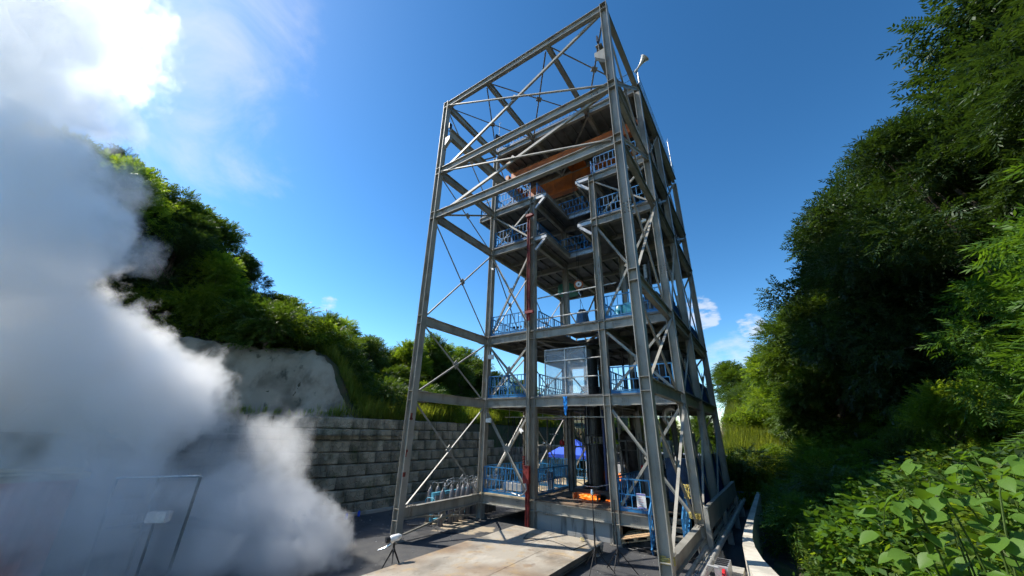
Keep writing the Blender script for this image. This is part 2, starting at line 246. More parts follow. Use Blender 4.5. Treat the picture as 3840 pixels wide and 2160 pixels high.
# ---------------------------------------------------------------- mesh helpers
class MB:
    def __init__(s): s.v = []; s.f = []
    def add(s, vs, fs):
        n = len(s.v); s.v += [tuple(v) for v in vs]; s.f += [tuple(i + n for i in f) for f in fs]; return s
    def box(s, c, d, rot=None):
        c = Vector(c); hx, hy, hz = d[0] / 2, d[1] / 2, d[2] / 2
        vs = [Vector((x, y, z)) for x in (-hx, hx) for y in (-hy, hy) for z in (-hz, hz)]
        if rot is not None: vs = [rot @ v for v in vs]
        return s.add([c + v for v in vs], [(0, 1, 3, 2), (4, 6, 7, 5), (0, 4, 5, 1), (2, 3, 7, 6), (0, 2, 6, 4), (1, 5, 7, 3)])
    def lo(s, a, b): return s.box([(a[i] + b[i]) / 2 for i in range(3)], [abs(b[i] - a[i]) for i in range(3)])
    def bar(s, p, q, w, h=None, up=(0, 0, 1)):
        p = Vector(p); q = Vector(q); h = h or w; a = (q - p); L = a.length; a.normalize(); up = Vector(up)
        if abs(a.dot(up)) > 0.98: up = Vector((1, 0, 0)) if abs(a.x) < 0.9 else Vector((0, 1, 0))
        x = a.cross(up).normalized(); y = x.cross(a)
        return s.box((p + q) / 2, (w, h, L), Matrix((x, y, a)).transposed().to_3x3())
    def prism(s, prof, p, q, u, v):
        p = Vector(p); q = Vector(q); u = Vector(u); v = Vector(v); n = len(prof)
        vs = [p + u * a + v * b for a, b in prof] + [q + u * a + v * b for a, b in prof]
        fs = [tuple(range(n))[::-1], tuple(range(n, 2 * n))] + [(i, (i + 1) % n, n + (i + 1) % n, n + i) for i in range(n)]
        return s.add(vs, fs)
    def tube(s, pts, rad, n=8, cap=True):
        pts = [Vector(p) for p in pts]; rad = rad if isinstance(rad, (list, tuple)) else [rad] * len(pts); rings = []
        ref = Vector((0.31, 0.22, 0.92))
        for i, p in enumerate(pts):
            a = (pts[min(i + 1, len(pts) - 1)] - pts[max(i - 1, 0)]).normalized()
            if abs(a.dot(ref)) > 0.96: ref = Vector((0.9, 0.3, -0.1))
            x = a.cross(ref).normalized(); y = x.cross(a)
            rings.append([p + (x * math.cos(t) + y * math.sin(t)) * rad[i] for t in [2 * math.pi * k / n for k in range(n)]])
        vs = [v for r_ in rings for v in r_]; fs = []
        for i in range(len(pts) - 1):
            for k in range(n): fs.append((i * n + k, i * n + (k + 1) % n, (i + 1) * n + (k + 1) % n, (i + 1) * n + k))
        if cap: fs += [tuple(range(n))[::-1], tuple(range((len(pts) - 1) * n, len(pts) * n))]
        return s.add(vs, fs)
    def lathe(s, prof, n=16, c=(0, 0, 0)):
        c = Vector(c); vs = []; fs = []
        for r_, z in prof:
            for k in range(n): t = 2 * math.pi * k / n; vs.append(c + Vector((r_ * math.cos(t), r_ * math.sin(t), z)))
        m_ = len(prof)
        for i in range(m_ - 1):
            for k in range(n): fs.append((i * n + k, i * n + (k + 1) % n, (i + 1) * n + (k + 1) % n, (i + 1) * n + k))
        fs += [tuple(range(n))[::-1], tuple(range((m_ - 1) * n, m_ * n))]
        return s.add(vs, fs)
    def mesh(s, name, m=None, smooth=False):
        me = bpy.data.meshes.new(name); me.from_pydata([tuple(v) for v in s.v], [], s.f); me.update()
        if m: me.materials.append(m)
        if smooth: me.shade_smooth(); me.set_sharp_from_angle(angle=R(40))
        return me
    def build(s, name, m, parent=None, smooth=False, **k): return link(name, s.mesh(name, m, smooth), parent, **k)
def link(name, me, parent=None, label=None, category=None, group=None, kind=None):
    o = bpy.data.objects.new(name, me); S.collection.objects.link(o)
    if parent is not None:
        o.parent = parent
        if parent.parent is None: o.matrix_parent_inverse = Matrix.Translation(-parent.location)
    tag(o, label, category, group, kind)
    return o
def tag(o, label=None, category=None, group=None, kind=None):
    for k, v in (('label', label), ('category', category), ('group', group), ('kind', kind)):
        if v: o[k] = v
    return o
def thing(name, loc, label, category, group=None): return tag_new(name, loc, label, category, group)
def tag_new(name, loc, label, category, group=None):
    o = bpy.data.objects.new(name, None); o.empty_display_size = 0.2; S.collection.objects.link(o); o.location = loc
    return tag(o, label, category, group)
def copy_tree(o, loc, rz=None, label=None, scale=None):
    c = o.copy(); S.collection.objects.link(c); c.location = loc
    if rz is not None: c.rotation_euler = (0, 0, rz)
    if scale is not None: c.scale = scale if isinstance(scale, tuple) else (scale,) * 3
    if label: c['label'] = label
    for ch in list(o.children):
        d = ch.copy(); S.collection.objects.link(d); d.parent = c
        for g in list(ch.children):
            e = g.copy(); S.collection.objects.link(e); e.parent = d
    return c
def hprof(dep, wid, tf, tw):
    a, b = wid / 2, dep / 2
    return [(-a, -b), (a, -b), (a, -b + tf), (tw / 2, -b + tf), (tw / 2, b - tf), (a, b - tf), (a, b), (-a, b), (-a, b - tf), (-tw / 2, b - tf), (-tw / 2, -b + tf), (-a, -b + tf)]
def hbeam(mb, p, q, vdir, dep, wid, tf=0.022, tw=0.014):
    a = (Vector(q) - Vector(p)).normalized(); v = Vector(vdir); u = a.cross(v).normalized()
    mb.prism(hprof(dep, wid, tf, tw), p, q, u, v); return mb
def angle_brace(mb, p, q, w=0.09, nrm=(0, 1, 0)):
    a = (Vector(q) - Vector(p)).normalized(); n = Vector(nrm); v = a.cross(n).normalized(); t = 0.012
    mb.prism([(-w / 2, 0), (w / 2, 0), (w / 2, t), (-w / 2 + t, t), (-w / 2 + t, w * 0.8), (-w / 2, w * 0.8)], p, q, v, n); return mb

# ---------------------------------------------------------------- ground
WP = np.array([(-4.95, 28.0), (-4.95, 3.8), (-5.0, 2.5), (-5.15, 1.0), (-5.5, -0.4), (-6.2, -1.45), (-6.95, -2.3), (-8.0, -3.7), (-8.9, -5.6), (-9.4, -8.0), (-9.6, -14.0), (-9.6, -40.0)])
BAT = 0.105; RH = 0.54
def wall_x(y): return float(np.interp(y, WP[::-1, 1], WP[::-1, 0]))
def sstep(a, b, x):
    t = np.clip((x - a) / (b - a), 0, 1); return t * t * (3 - 2 * t)
def wob(x, y, s=1.0, seed=0.0):
    return (np.sin(x * 1.1 * s + seed) * np.cos(y * 0.9 * s + 1.3 * seed) + 0.5 * np.sin(x * 2.7 * s + y * 1.9 * s + 2 * seed) + 0.25 * np.cos(x * 5.1 * s - y * 4.3 * s + seed)) / 1.75
def wall_xv(y): return np.interp(y, WP[::-1, 1], WP[::-1, 0])
def wall_d(x, y):
    """signed distance behind the foot of the wall (positive on the hill side)"""
    best = np.full(np.shape(x), 1e9)
    for (ax, ay), (bx, by) in zip(WP[:-1], WP[1:]):
        ux, uy = bx - ax, by - ay; t = np.clip(((x - ax) * ux + (y - ay) * uy) / (ux * ux + uy * uy), 0, 1)
        best = np.minimum(best, np.hypot(x - ax - t * ux, y - ay - t * uy))
    return np.where(x < wall_xv(y), best, -best)
def hill_z(x, y):
    d0 = wall_d(x, y); d = np.maximum(d0 - 0.95, 0)
    rock = sstep(3.6, 0.6, y)
    s2 = np.interp(y, [-14, -10, -5, 0, 4, 9, 18, 40], [0.66, 0.58, 0.44, 0.26, 0.30, 0.26, 0.22, 0.18])
    veg = d * s2 + 0.35 * wob(x, y, 0.8, 2.0) * sstep(0, 3, d)
    rk = 3.7 * sstep(0.1, 2.9, d) * rock * (1 + 0.05 * wob(x, y, 2.5, 1))
    extra = np.maximum(d - 3.2, 0) * s2
    z = 4.30 + np.where(rock > 0, rk + extra * rock, 0) + veg * (1 - rock)
    # levels off behind the ridge
    top = 4.2 + np.interp(y, [-14, -10, -5, 0, 5, 15, 40], [13, 12, 9.5, 7.0, 5.6, 5.0, 4])
    z = np.where(z > top, top + (z - top) * 0.1, z)
    return np.where(d0 < 0.72, -1.0, z)
def grid_mesh(name, xs, ys, fz, m, kind='structure', **k):
    X, Y = np.meshgrid(xs, ys, indexing='ij')
    if k.pop('polar', None): X = wall_xv(Y) - 0.35 - X
    Z = fz(X, Y); nx, ny = X.shape
    v = np.stack([X, Y, Z], -1).reshape(-1, 3)
    i = np.arange(nx - 1)[:, None] * ny + np.arange(ny - 1)[None, :]
    f = np.stack([i, i + ny, i + ny + 1, i + 1], -1).reshape(-1, 4)
    o = link(name, np_mesh(name, v, f, m, True), kind=kind); return o
def np_mesh(name, v, f, m, smooth=False):
    me = bpy.data.meshes.new(name); v = np.ascontiguousarray(v, dtype=np.float32); f = np.ascontiguousarray(f, dtype=np.int32)
    k = f.shape[1]; me.vertices.add(len(v)); me.vertices.foreach_set('co', v.ravel()); me.loops.add(f.size); me.loops.foreach_set('vertex_index', f.ravel())
    me.polygons.add(len(f)); me.polygons.foreach_set('loop_start', np.arange(0, f.size, k, dtype=np.int32))
    me.polygons.foreach_set('loop_total', np.full(len(f), k, dtype=np.int32))
    if smooth: me.polygons.foreach_set('use_smooth', np.ones(len(f), dtype=bool))
    me.update(calc_edges=True); me.materials.append(m); return me
def bank_z(x, y):
    foot = np.interp(y, [-12, -6, 0, 6, 14, 24, 60], [0.9, 0.6, 0.2, -0.25, -0.1, 0.8, 1.5])
    gx = np.interp(y, [-12, -4, 4, 10, 20, 60], [14.2, 14.0, 13.4, 13.3, 12.2, 8.0])
    z = foot + np.maximum(x - gx, 0) * np.interp(y, [-12, 0, 10, 25, 60], [0.45, 0.55, 0.5, 0.35, 0.2]) + np.maximum(gx - x, 0) * 0.12 + 0.16 * wob(x, y, 1.1, 3)
    top = 8.5
    z = np.where(z > top, top + (z - top) * 0.15, z) + 5.8 * sstep(14, 38, y)
    return z - 2.6 * (x < 11.44) * (1 - sstep(15, 19, y))
MB().lo((-300, -300, -0.5), (300, 400, 0)).build('ground', asph, kind='structure')
grid_mesh('hillside', np.concatenate([np.linspace(-90, -31, 20), np.linspace(-30, -16, 45), np.linspace(-15.8, -4.9, 80)]), np.linspace(-34, 60, 300), hill_z, soil)
def rock_z(x, y):
    d0 = wall_d(x, y); d = d0 - 0.95
    z = hill_z(x, y) + 0.06 + 0.06 * wob(x, y, 3.0, 1) + 0.035 * wob(x, y, 8.0, 4)
    z = z - 1.6 * sstep(1.6, 3.8, y + 0.5 * d) - 1.5 * sstep(3.3, 3.9, d + 0.3 * wob(x, y, 1.3, 6))
    return np.where(d < 0.02, 3.5, z)
grid_mesh('rock_slope', np.linspace(-15, -5.4, 110), np.linspace(-14, 4.0, 180), rock_z, rockm)
grid_mesh('bank', np.concatenate([[8.5, 9.5, 10.5, 11.43], np.linspace(11.45, 26, 60), np.linspace(27, 90, 30)]), np.linspace(-16, 120, 150), bank_z, soil)
xs = np.linspace(-60, 60, 60); ys = np.linspace(26, 120, 40)
grid_mesh('far_ground', xs, ys, lambda x, y: -0.4 + sstep(24, 40, y) * (1.2 + 0.03 * (y - 30)) + 0.2 * wob(x, y, 0.4), soil)

# retaining wall of cast blocks
wall = thing('retaining_wall', (-4.95, 4, 0), 'tall retaining wall of grey cast concrete blocks below the green hillside', 'wall')
def block_mesh(w, h=0.505, d=0.30):
    b = 0.055; mb = MB()
    x0, x1 = -w / 2 + 0.008, w / 2 - 0.008
    back = [(-d, x0, 0.004), (-d, x1, 0.004), (-d, x1, h), (-d, x0, h)]
    mid = [(0, x0, 0.004), (0, x1, 0.004), (0, x1, h), (0, x0, h)]
    fr = [(0.075, x0 + b, 0.045), (0.075, x1 - b, 0.045), (0.06, x1 - b, h - b), (0.06, x0 + b, h - b)]
    mb.add(back + mid + fr, [(0, 3, 2, 1), (0, 1, 5, 4), (1, 2, 6, 5), (2, 3, 7, 6), (3, 0, 4, 7), (4, 5, 9, 8), (5, 6, 10, 9), (6, 7, 11, 10), (7, 4, 8, 11), (8, 9, 10, 11)])
    return mb.mesh('brick', blockm)
bm1 = block_mesh(1.0, RH - 0.017)
seg = np.hypot(*(WP[1:] - WP[:-1]).T); cum = np.concatenate([[0], np.cumsum(seg)])
def wall_at(q):
    i = int(np.clip(np.searchsorted(cum, q) - 1, 0, len(seg) - 1)); t = (q - cum[i]) / seg[i]; p = WP[i] + (WP[i + 1] - WP[i]) * t; d = (WP[i + 1] - WP[i]) / seg[i]
    return p, d
def wall_sm(q):
    p0, _ = wall_at(q - 0.5); p1, _ = wall_at(q + 0.5); d = (p1 - p0); d /= np.hypot(*d); return (p0 + p1) / 2, d
L = []
for row in range(8):
    q = 0.9 if row % 2 == 0 else 1.4
    while q < 38.4:
        p, d = wall_sm(q); ny = np.array([-d[1], d[0]])            # towards the yard
        top = 8 if p[1] < 10.3 else (7 if p[1] < 11.6 else (6 if p[1] < 13 else 5))
        if row < top: L.append((p - ny * BAT * row, row, math.atan2(ny[1], ny[0]), d))
        q += 1.0
L.sort(key=lambda e: e[0][1])
for k, (p, row, ang, d) in enumerate(L[:299]):
    o = link('brick', bm1, wall)
    o.location = (p[0] + random.uniform(-0.012, 0.012), p[1], row * RH + 0.004 * row); o.rotation_euler = (0, random.uniform(-0.012, 0.012), ang)
mb = MB()
for p, row, ang, d in L[299:]:
    M_ = Matrix.Rotation(ang, 4, 'Z'); n0 = len(mb.v); mb.v += [tuple(Vector((p[0], p[1], row * RH)) + (M_ @ v.co)) for v in bm1.vertices]; mb.f += [tuple(i + n0 for i in pl.vertices) for pl in bm1.polygons]
if mb.v: mb.build('far_bricks', blockm, wall, kind='stuff')
gap_m = mat('wall_shadow_gap', (0.05, 0.045, 0.035), 1.0); mb = MB(); ft = MB()
for q in np.arange(0.5, 38.5, 1.0):
    (p0, d0), (p1, d1) = wall_at(q), wall_at(q + 1.0); n0 = np.array([-d0[1], d0[0]]); n1 = np.array([-d1[1], d1[0]]); hgt = 4.2 if p0[1] < 10.3 else 2.6
    r0 = BAT / RH; e = 0.13
    vs = [(*(p0 - n0 * e), 0.0), (*(p1 - n1 * e), 0.0), (*(p1 - n1 * (e + 0.4)), 0.0), (*(p0 - n0 * (e + 0.4)), 0.0)]
    vs += [(*(p0 - n0 * (e + r0 * hgt)), hgt), (*(p1 - n1 * (e + r0 * hgt)), hgt), (*(p1 - n1 * (e + 0.4 + r0 * hgt)), hgt), (*(p0 - n0 * (e + 0.4 + r0 * hgt)), hgt)]
    mb.add(vs, [(0, 1, 5, 4), (1, 2, 6, 5), (2, 3, 7, 6), (3, 0, 4, 7), (4, 5, 6, 7)])
    vs = [(*(p0 + n0 * 0.28), 0.0), (*(p1 + n1 * 0.28), 0.0), (*(p1 - n1 * 0.02), 0.0), (*(p0 - n0 * 0.02), 0.0)]; vs += [(a, b, 0.12) for a, b, c_ in vs]
    ft.add(vs, [(0, 1, 5, 4), (1, 2, 6, 5), (2, 3, 7, 6), (3, 0, 4, 7), (4, 5, 6, 7)])
mb.build('backing', gap_m, wall, kind='stuff'); ft.build('footing', concrete, wall, kind='stuff')

# ---------------------------------------------------------------- the steel tower
GX = [0.0, 2.92, 6.64, 9.57]; GY = [4.92, 9.0, 14.3]
Z = [0.87, 5.17, 8.47, 13.96, 16.73, 21.55]
tower = thing('steel_test_tower', (4.8, 7.0, 0), 'tall grey steel frame test tower with blue railings on every deck', 'tower')
def beam(p, q, vdir=(0, 0, 1), dep=0.40, wid=0.20, name='beam', m=steel): 
    return hbeam(MB(), p, q, vdir, dep, wid).build(name, m, tower)
def column(x, y, z1, z0=0.02):
    mb = hbeam(MB(), (x, y, z0), (x, y, z1), (1, 0, 0), 0.30, 0.30)
    return mb.build('column', steel, tower)
stiff = MB()
def stiffener(x, y, z):
    for dz in (-0.19, 0.19):
        for s in (-1, 1): stiff.box((x, y + s * 0.078, z + dz), (0.252, 0.138, 0.016))
for x in (GX[0], GX[3]):
    column(x, 0, 21.78)
    for z in Z: stiffener(x, 0, z)
for x in GX:
    for j, y in enumerate(GY):
        top = 16.95 if (j < 2 and x in GX[1:3]) else 21.35
        column(x, y, top)
        if j == 0:
            for z in Z[:5]: stiffener(x, y, z)
stiff.build('stiffener_plate', steel, tower, kind='stuff')
bp_ = MB()
for x in GX:
    for y in [0] + GY:
        if y == 0 and x not in (GX[0], GX[3]): continue
        bp_.lo((x - 0.25, y - 0.25, 0.004), (x + 0.25, y + 0.25, 0.03))
        for a in (-0.19, 0.19):
            for b in (-0.19, 0.19): bp_.tube([(x + a, y + b, 0.03), (x + a, y + b, 0.12)], 0.014, 6)
bp_.build('base_plate', bolt_m, tower, kind='stuff')
c = 0.152
# extension frame beams (front)
for z in Z[3:]: beam((c, 0, z), (GX[3] - c, 0, z))
for x in (GX[0], GX[3]):
    for i, z in enumerate(Z):
        beam((x, c, z), (x, GY[0] - c, z))
# roof beams of extension
for x in GX[1:3]: beam((x, 0.10, Z[5]), (x, GY[0] - 0.1, Z[5]), dep=0.32)
# main tower beams along x
for i, z in enumerate(Z):
    for j, y in enumerate(GY):
        for k in range(3):
            x0, x1 = GX[k] + c, GX[k + 1] - c
            if j == 0 and k == 1 and i in (3, 4): continue
            if j == 0 and k == 2 and i == 0: x1 = 8.0
            if j == 1 and i == 0: continue
            beam((x0, y, z), (x1, y, z), dep=0.40 if j != 1 else 0.36)
# beams along y
for i, z in enumerate(Z):
    for k, x in enumerate(GX):
        for j in range(2):
            if i == 0 and k in (1, 2): continue
            beam((x, GY[j] + c, z), (x, GY[j + 1] - c, z), dep=0.38)
for i in (1, 2, 3, 4, 5):
    for k in range(3):
        for yy in (7.0, 11.6):
            if k == 1 and yy == 7.0: continue
            hbeam(MB(), (GX[k] + 0.12, yy, Z[i] + 0.05), (GX[k + 1] - 0.12, yy, Z[i] + 0.05), (0, 0, 1), 0.22, 0.12).build('secondary_beam', steel, tower)
# crane well brackets (front plane)
for z in (Z[3], Z[4]):
    for xs_, d in ((GX[1], 1), (GX[2], -1)):
        mb = MB(); mb.bar((xs_ + d * c, GY[0], z + 0.08), (xs_ + d * 0.92, GY[0], z + 0.08), 0.20, 0.20)
        mb.build('bracket', galv, tower)
        MB().bar((xs_ + d * 0.80, GY[0] - 0.02, z - 0.04), (xs_ + d * (c + 0.02), GY[0] - 0.02, z - 0.62), 0.14, 0.14, (0, 1, 0)).build('bracket_strut', galv, tower)
# braces
def xbrace(p00, p10, p01, p11, nrm, w=0.09, off=0.05, rod=False):
    n = Vector(nrm); cen = (Vector(p00) + Vector(p11) + Vector(p10) + Vector(p01)) / 4
    for s, (a, b) in ((1, (p00, p11)), (-1, (p10, p01))):
        a = Vector(a) + n * off * s; b = Vector(b) + n * off * s
        d = (b - a).normalized(); a += d * 0.28; b -= d * 0.28
        if rod: MB().tube([a, b], w / 2, 8).build('brace', steel, tower)
        else: angle_brace(MB(), a, b, w, tuple(n * s)).build('brace', steel, tower)
    t = Vector((0, 0, 1)) if abs(n.z) < 0.5 else Vector((0, 1, 0)); u = n.cross(t)
    gp = MB(); s = 0.2
    gp.prism([(-s, 0), (0, -s * 1.1), (s, 0), (0, s * 1.1)], cen - n * 0.012, cen + n * 0.012, u, t); gp.build('gusset_plate', steel, tower)
# front plane y=0
for a, b in ((3, 4), (4, 5)):
    xbrace((0, 0, Z[a]), (GX[3], 0, Z[a]), (0, 0, Z[b]), (GX[3], 0, Z[b]), (0, 1, 0), 0.12)
# side planes
for x in (GX[0], GX[3]):
    for a in range(5):
        xbrace((x, 0, Z[a] + 0.05), (x, GY[0], Z[a] + 0.05), (x, 0, Z[a + 1] - 0.05), (x, GY[0], Z[a + 1] - 0.05), (1, 0, 0), 0.085 if x == 0 else 0.11)
        for j in range(2):
            xbrace((x, GY[j], Z[a] + 0.05), (x, GY[j + 1], Z[a] + 0.05), (x, GY[j], Z[a + 1] - 0.05), (x, GY[j + 1], Z[a + 1] - 0.05), (1, 0, 0), 0.09)
xbrace((0, 0, 0.15), (0, GY[0], 0.15), (0, 0, Z[0] - 0.1), (0, GY[0], Z[0] - 0.1), (1, 0, 0), 0.07)
# roof plane of extension
for k in range(3): xbrace((GX[k], 0, 21.45), (GX[k + 1], 0, 21.45), (GX[k], GY[0], 21.45), (GX[k + 1], GY[0], 21.45), (0, 0, 1), 0.07, 0.03)
# tower front plane
for k in (0, 2):
    for a in range(4):
        xbrace((GX[k], GY[0], Z[a] + 0.15), (GX[k + 1], GY[0], Z[a] + 0.15), (GX[k], GY[0], Z[a + 1] - 0.15), (GX[k + 1], GY[0], Z[a + 1] - 0.15), (0, 1, 0), 0.10)
# back plane
for k in (0, 2):
    for a in range(5): xbrace((GX[k], GY[2], Z[a]), (GX[k + 1], GY[2], Z[a]), (GX[k], GY[2], Z[a + 1]), (GX[k + 1], GY[2], Z[a + 1]), (0, 1, 0), 0.09)
mk = MB(); rr = random.Random(4)
for (yy, zz, w, h) in ((-0.07, 4.35, 0.10, 0.24), (-0.07, 4.24, 0.16, 0.08), (-0.09, 2.22, 0.14, 0.16), (-0.11, 2.97, 0.05, 0.26), (-0.08, 3.05, 0.08, 0.10)): mk.lo((0.1505, yy - w / 2, zz - h / 2), (0.1525, yy + w / 2, zz + h / 2))
mk.build('paint_mark', red, tower, kind='stuff')
# splice plates and bolts
bolts = MB(); spl = MB()
def splice(px, y, z, axis='x'):
    for dz in (-0.207, 0.207):
        if axis == 'x': spl.box((px, y, z + dz), (0.46, 0.19, 0.012))
        else: spl.box((px, y, z + dz), (0.19, 0.46, 0.012))
        for i in range(5):
            for s in (-0.06, 0.06):
                t = -0.18 + i * 0.09
                if axis == 'x': bolts.box((px + t, y + s, z + dz), (0.03, 0.03, 0.075))
                else: bolts.box((px + s, y + t, z + dz), (0.03, 0.03, 0.075))
    for i in range(4):
        for dz in (-0.07, 0.0, 0.07):
            if axis == 'x': bolts.box((px - 0.12 + i * 0.08, y, z + dz), (0.026, 0.06, 0.026))
for i, z in enumerate(Z):
    for k in range(3):
        if k == 1 and i in (3, 4): continue
        if i == 5: continue
        splice(GX[k] + 0.75, GY[0], z)
        if not (i == 0 and k == 2): splice(GX[k + 1] - 0.75, GY[0], z)
    for x in (GX[0], GX[3]): splice(x, 0.55, z, 'y'); splice(x, GY[0] - 0.55, z, 'y')
    if i > 2: splice(0.75, 0, z); splice(GX[3] - 0.75, 0, z)
spl.build('splice_plate', steel, tower, kind='stuff')
for x, y, z in ((GX[3], 0, 11.0), (GX[3], GY[0], 10.6), (GX[2], GY[0], 10.8), (GX[1], GY[0], 10.8), (0, 0, 11.0)):
    for s in (-1, 1):
        for i in range(5):
            for t in (-0.09, 0.09):
                bolts.box((x + s * 0.16, y + t, z - 0.24 + i * 0.12), (0.05, 0.032, 0.032))
    for i in range(4):
        for t in (-0.06, 0.06): bolts.box((x + t, y - 0.02, z - 0.18 + i * 0.12), (0.032, 0.06, 0.032))
bolts.build('bolt', bolt_m, tower, kind='stuff')
# decks
def deck(x0, x1, y0, y1, z, m=steel_d, name='deck_plate', joists=True, t=0.06):
    MB().lo((x0, y0, z), (x1, y1, z + t)).build(name, m, tower)
    if joists:
        n = max(1, int((x1 - x0) / 0.72))
        for i in range(1, n + 1):
            xx = x0 + (x1 - x0) * i / (n + 1)
            MB().lo((xx - 0.03, y0 + 0.12, z - 0.14), (xx + 0.03, y1 - 0.12, z - 0.004)).build('joist', steel_d, tower)
tz = 0.208
def nd(*a, **k): deck(*a, **k)
for i in (1, 2, 5):
    z = Z[i] + tz
    nd(-0.06, 2.92, 4.80, 8.998, z); 
    if i == 5: nd(2.924, 6.64, 4.80, 8.998, z)
    else:
        nd(2.924, 3.9, 4.80, 8.998, z, joists=False); nd(5.9, 6.64, 4.80, 8.998, z, joists=False); nd(3.904, 5.896, 4.80, 5.5 if i == 1 else 6.0, z, joists=False); nd(3.904, 5.896, 7.6 if i == 1 else 8.0, 8.998, z, joists=False)
    nd(6.644, 9.75, 4.80, 8.998, z)
    nd(-0.06, 2.92, 9.002, 14.4, z); nd(2.924, 6.64, 9.002, 14.4, z); nd(6.644, 9.75, 9.002, 14.4, z)
for i in (3, 4):
    z = Z[i] + tz
    nd(-0.06, 3.84, 4.80, 8.998, z); nd(5.78, 9.75, 4.80, 8.998, z); nd(3.844, 5.776, 7.7, 8.998, z, joists=False)
    nd(-0.06, 3.1, 9.002, 14.4, z); nd(6.55, 9.75, 9.002, 14.4, z); 
    nd(3.104, 6.546, 9.002, 14.4, z)
    for xx in (3.84, 5.78): hbeam(MB(), (xx, 5.05, z - 0.17), (xx, 7.8, z - 0.17), (0, 0, 1), 0.26, 0.12).build('edge_beam', steel, tower)
    hbeam(MB(), (3.9, 7.75, z - 0.17), (5.72, 7.75, z - 0.17), (0, 0, 1), 0.26, 0.12).build('edge_beam', galv, tower)
MB().lo((-1.25, 5.0, Z[4] + tz + 0.003), (-0.064, 9.0, Z[4] + tz + 0.06)).build('balcony_plate', steel_d, tower)
for yy in (5.1, 7.0, 8.9): hbeam(MB(), (-1.2, yy, Z[4] + 0.08), (-0.155, yy, Z[4] + 0.08), (0, 0, 1), 0.24, 0.12).build('balcony_beam', steel, tower)
hbeam(MB(), (-1.25, 5.0, Z[4] + 0.08), (-1.25, 9.0, Z[4] + 0.08), (0, 0, 1), 0.24, 0.12).build('balcony_beam', steel, tower)
# ground-level deck
nd(-0.06, 2.92, 4.82, 14.4, 1.075, sandy, 'floor_plate', joists=False)
nd(2.924, 6.64, 4.82, 14.4, 1.075, sooty, 'floor_plate', joists=False)
nd(6.644, 8.0, 4.82, 14.4, 1.075, sooty, 'floor_plate', joists=False)
nd(8.004, 9.7, 5.9, 14.4, 1.075, sooty, 'floor_plate', joists=False)
MB().lo((2.75, 4.98, 0.002), (6.60, 5.2, 0.86)).build('concrete_wall', stained, tower)
MB().lo((-0.2, 9.2, 0.002), (2.8, 9.4, 0.86)).build('concrete_wall', concrete, tower)
# loose plates on the sooty deck
for (x, y, w, l, r_) in ((4.3, 5.6, 1.1, 0.5, 0.1), (3.6, 6.2, 0.9, 0.6, -0.2), (5.7, 5.25, 1.2, 0.35, 0.02), (4.9, 6.4, 1.3, 0.5, 0.15)):
    MB().box((x, y, 1.15), (w, l, 0.03), Matrix.Rotation(r_, 3, 'Z')).build('loose_plate', sooty, tower)
# crane runway girders and consoles
for x, d in ((0.42, 1), (GX[3] - 0.42, -1)):
    hbeam(MB(), (x, 0.05, 19.25), (x, 14.2, 19.25), (0, 0, 1), 0.62, 0.28, 0.03, 0.02).build('crane_runway', steel, tower)
    MB().lo((x - 0.04, 0.05, 19.565), (x + 0.04, 14.2, 19.66)).build('crane_rail', bolt_m, tower)
    MB().bar((x, 0.03, 19.60), (x, 0.03, 19.98), 0.20, 0.06).build('end_stop', blackp, tower)
    for y in [0.0] + GY:
        x0 = (0.152 if d > 0 else GX[3] - 0.152)
        mb = MB(); pts = [(x0, 18.93), (x + d * 0.16, 18.93), (x + d * 0.16, 18.70), (x0, 18.25)]
        vs = [(a, y - 0.1, b) for a, b in pts] + [(a, y + 0.1, b) for a, b in pts]
        mb.add(vs, [(0, 1, 2, 3), (7, 6, 5, 4), (0, 4, 5, 1), (1, 5, 6, 2), (2, 6, 7, 3), (3, 7, 4, 0)]); mb.build('console', steel, tower)
# railings
def railing(p, q, parent=tower, h=1.1, bars=True, m=blue, step=0.24, toe=True, w=0.045):
    p = Vector(p); q = Vector(q); L_ = (q - p).length; d = (q - p) / L_; mb = MB(); z = Vector((0, 0, 1))
    for hh, ww in ((h, w), (h * 0.52, w * 0.8), (0.14, w * 0.8)): mb.bar(p + z * hh, q + z * hh, ww, ww)
    n = max(1, round(L_ / 1.45))
    for i in range(n + 1):
        a = p + d * (L_ * i / n); mb.bar(a, a + z * h, w, w)
    if toe: mb.bar(p + z * 0.055, q + z * 0.055, 0.012, 0.11)
    o = mb.build('railing', m, parent)
    if bars:
        mb = MB(); k = int(L_ / step)
        for i in range(k):
            a = p + d * (step * (i + 0.5)); mb.bar(a + z * (h * 0.52), a + z * h, 0.028, 0.028)
            a = p + d * min(L_ - 0.02, step * (i + 1.0)); mb.bar(a + z * 0.14, a + z * (h * 0.52), 0.028, 0.028)
        mb.build('baluster', m, o, kind='stuff')
    return o
def corrug(p, q, h=1.1, m=blue_d, parent=tower, name='sheet_panel'):
    p = Vector(p); q = Vector(q); L_ = (q - p).length; d = (q - p) / L_; nrm = Vector((d.y, -d.x, 0)); k = int(L_ / 0.1); vs = []; fs = []
    for i in range(k + 1):
        a = p + d * (L_ * i / k) + nrm * (0.018 if i % 2 else -0.018); vs += [a, a + Vector((0, 0, h)), a - nrm * 0.006, a + Vector((0, 0, h)) - nrm * 0.006]
    for i in range(k):
        a = i * 4; b = a + 4; fs += [(a, b, b + 1, a + 1), (a + 2, a + 3, b + 3, b + 2), (a + 1, b + 1, b + 3, a + 3), (a, a + 2, b + 2, b)]
    fs += [(0, 1, 3, 2), (k * 4, k * 4 + 2, k * 4 + 3, k * 4 + 1)]
    return MB().add(vs, fs).build(name, m, parent)
fy = GY[0] - 0.02
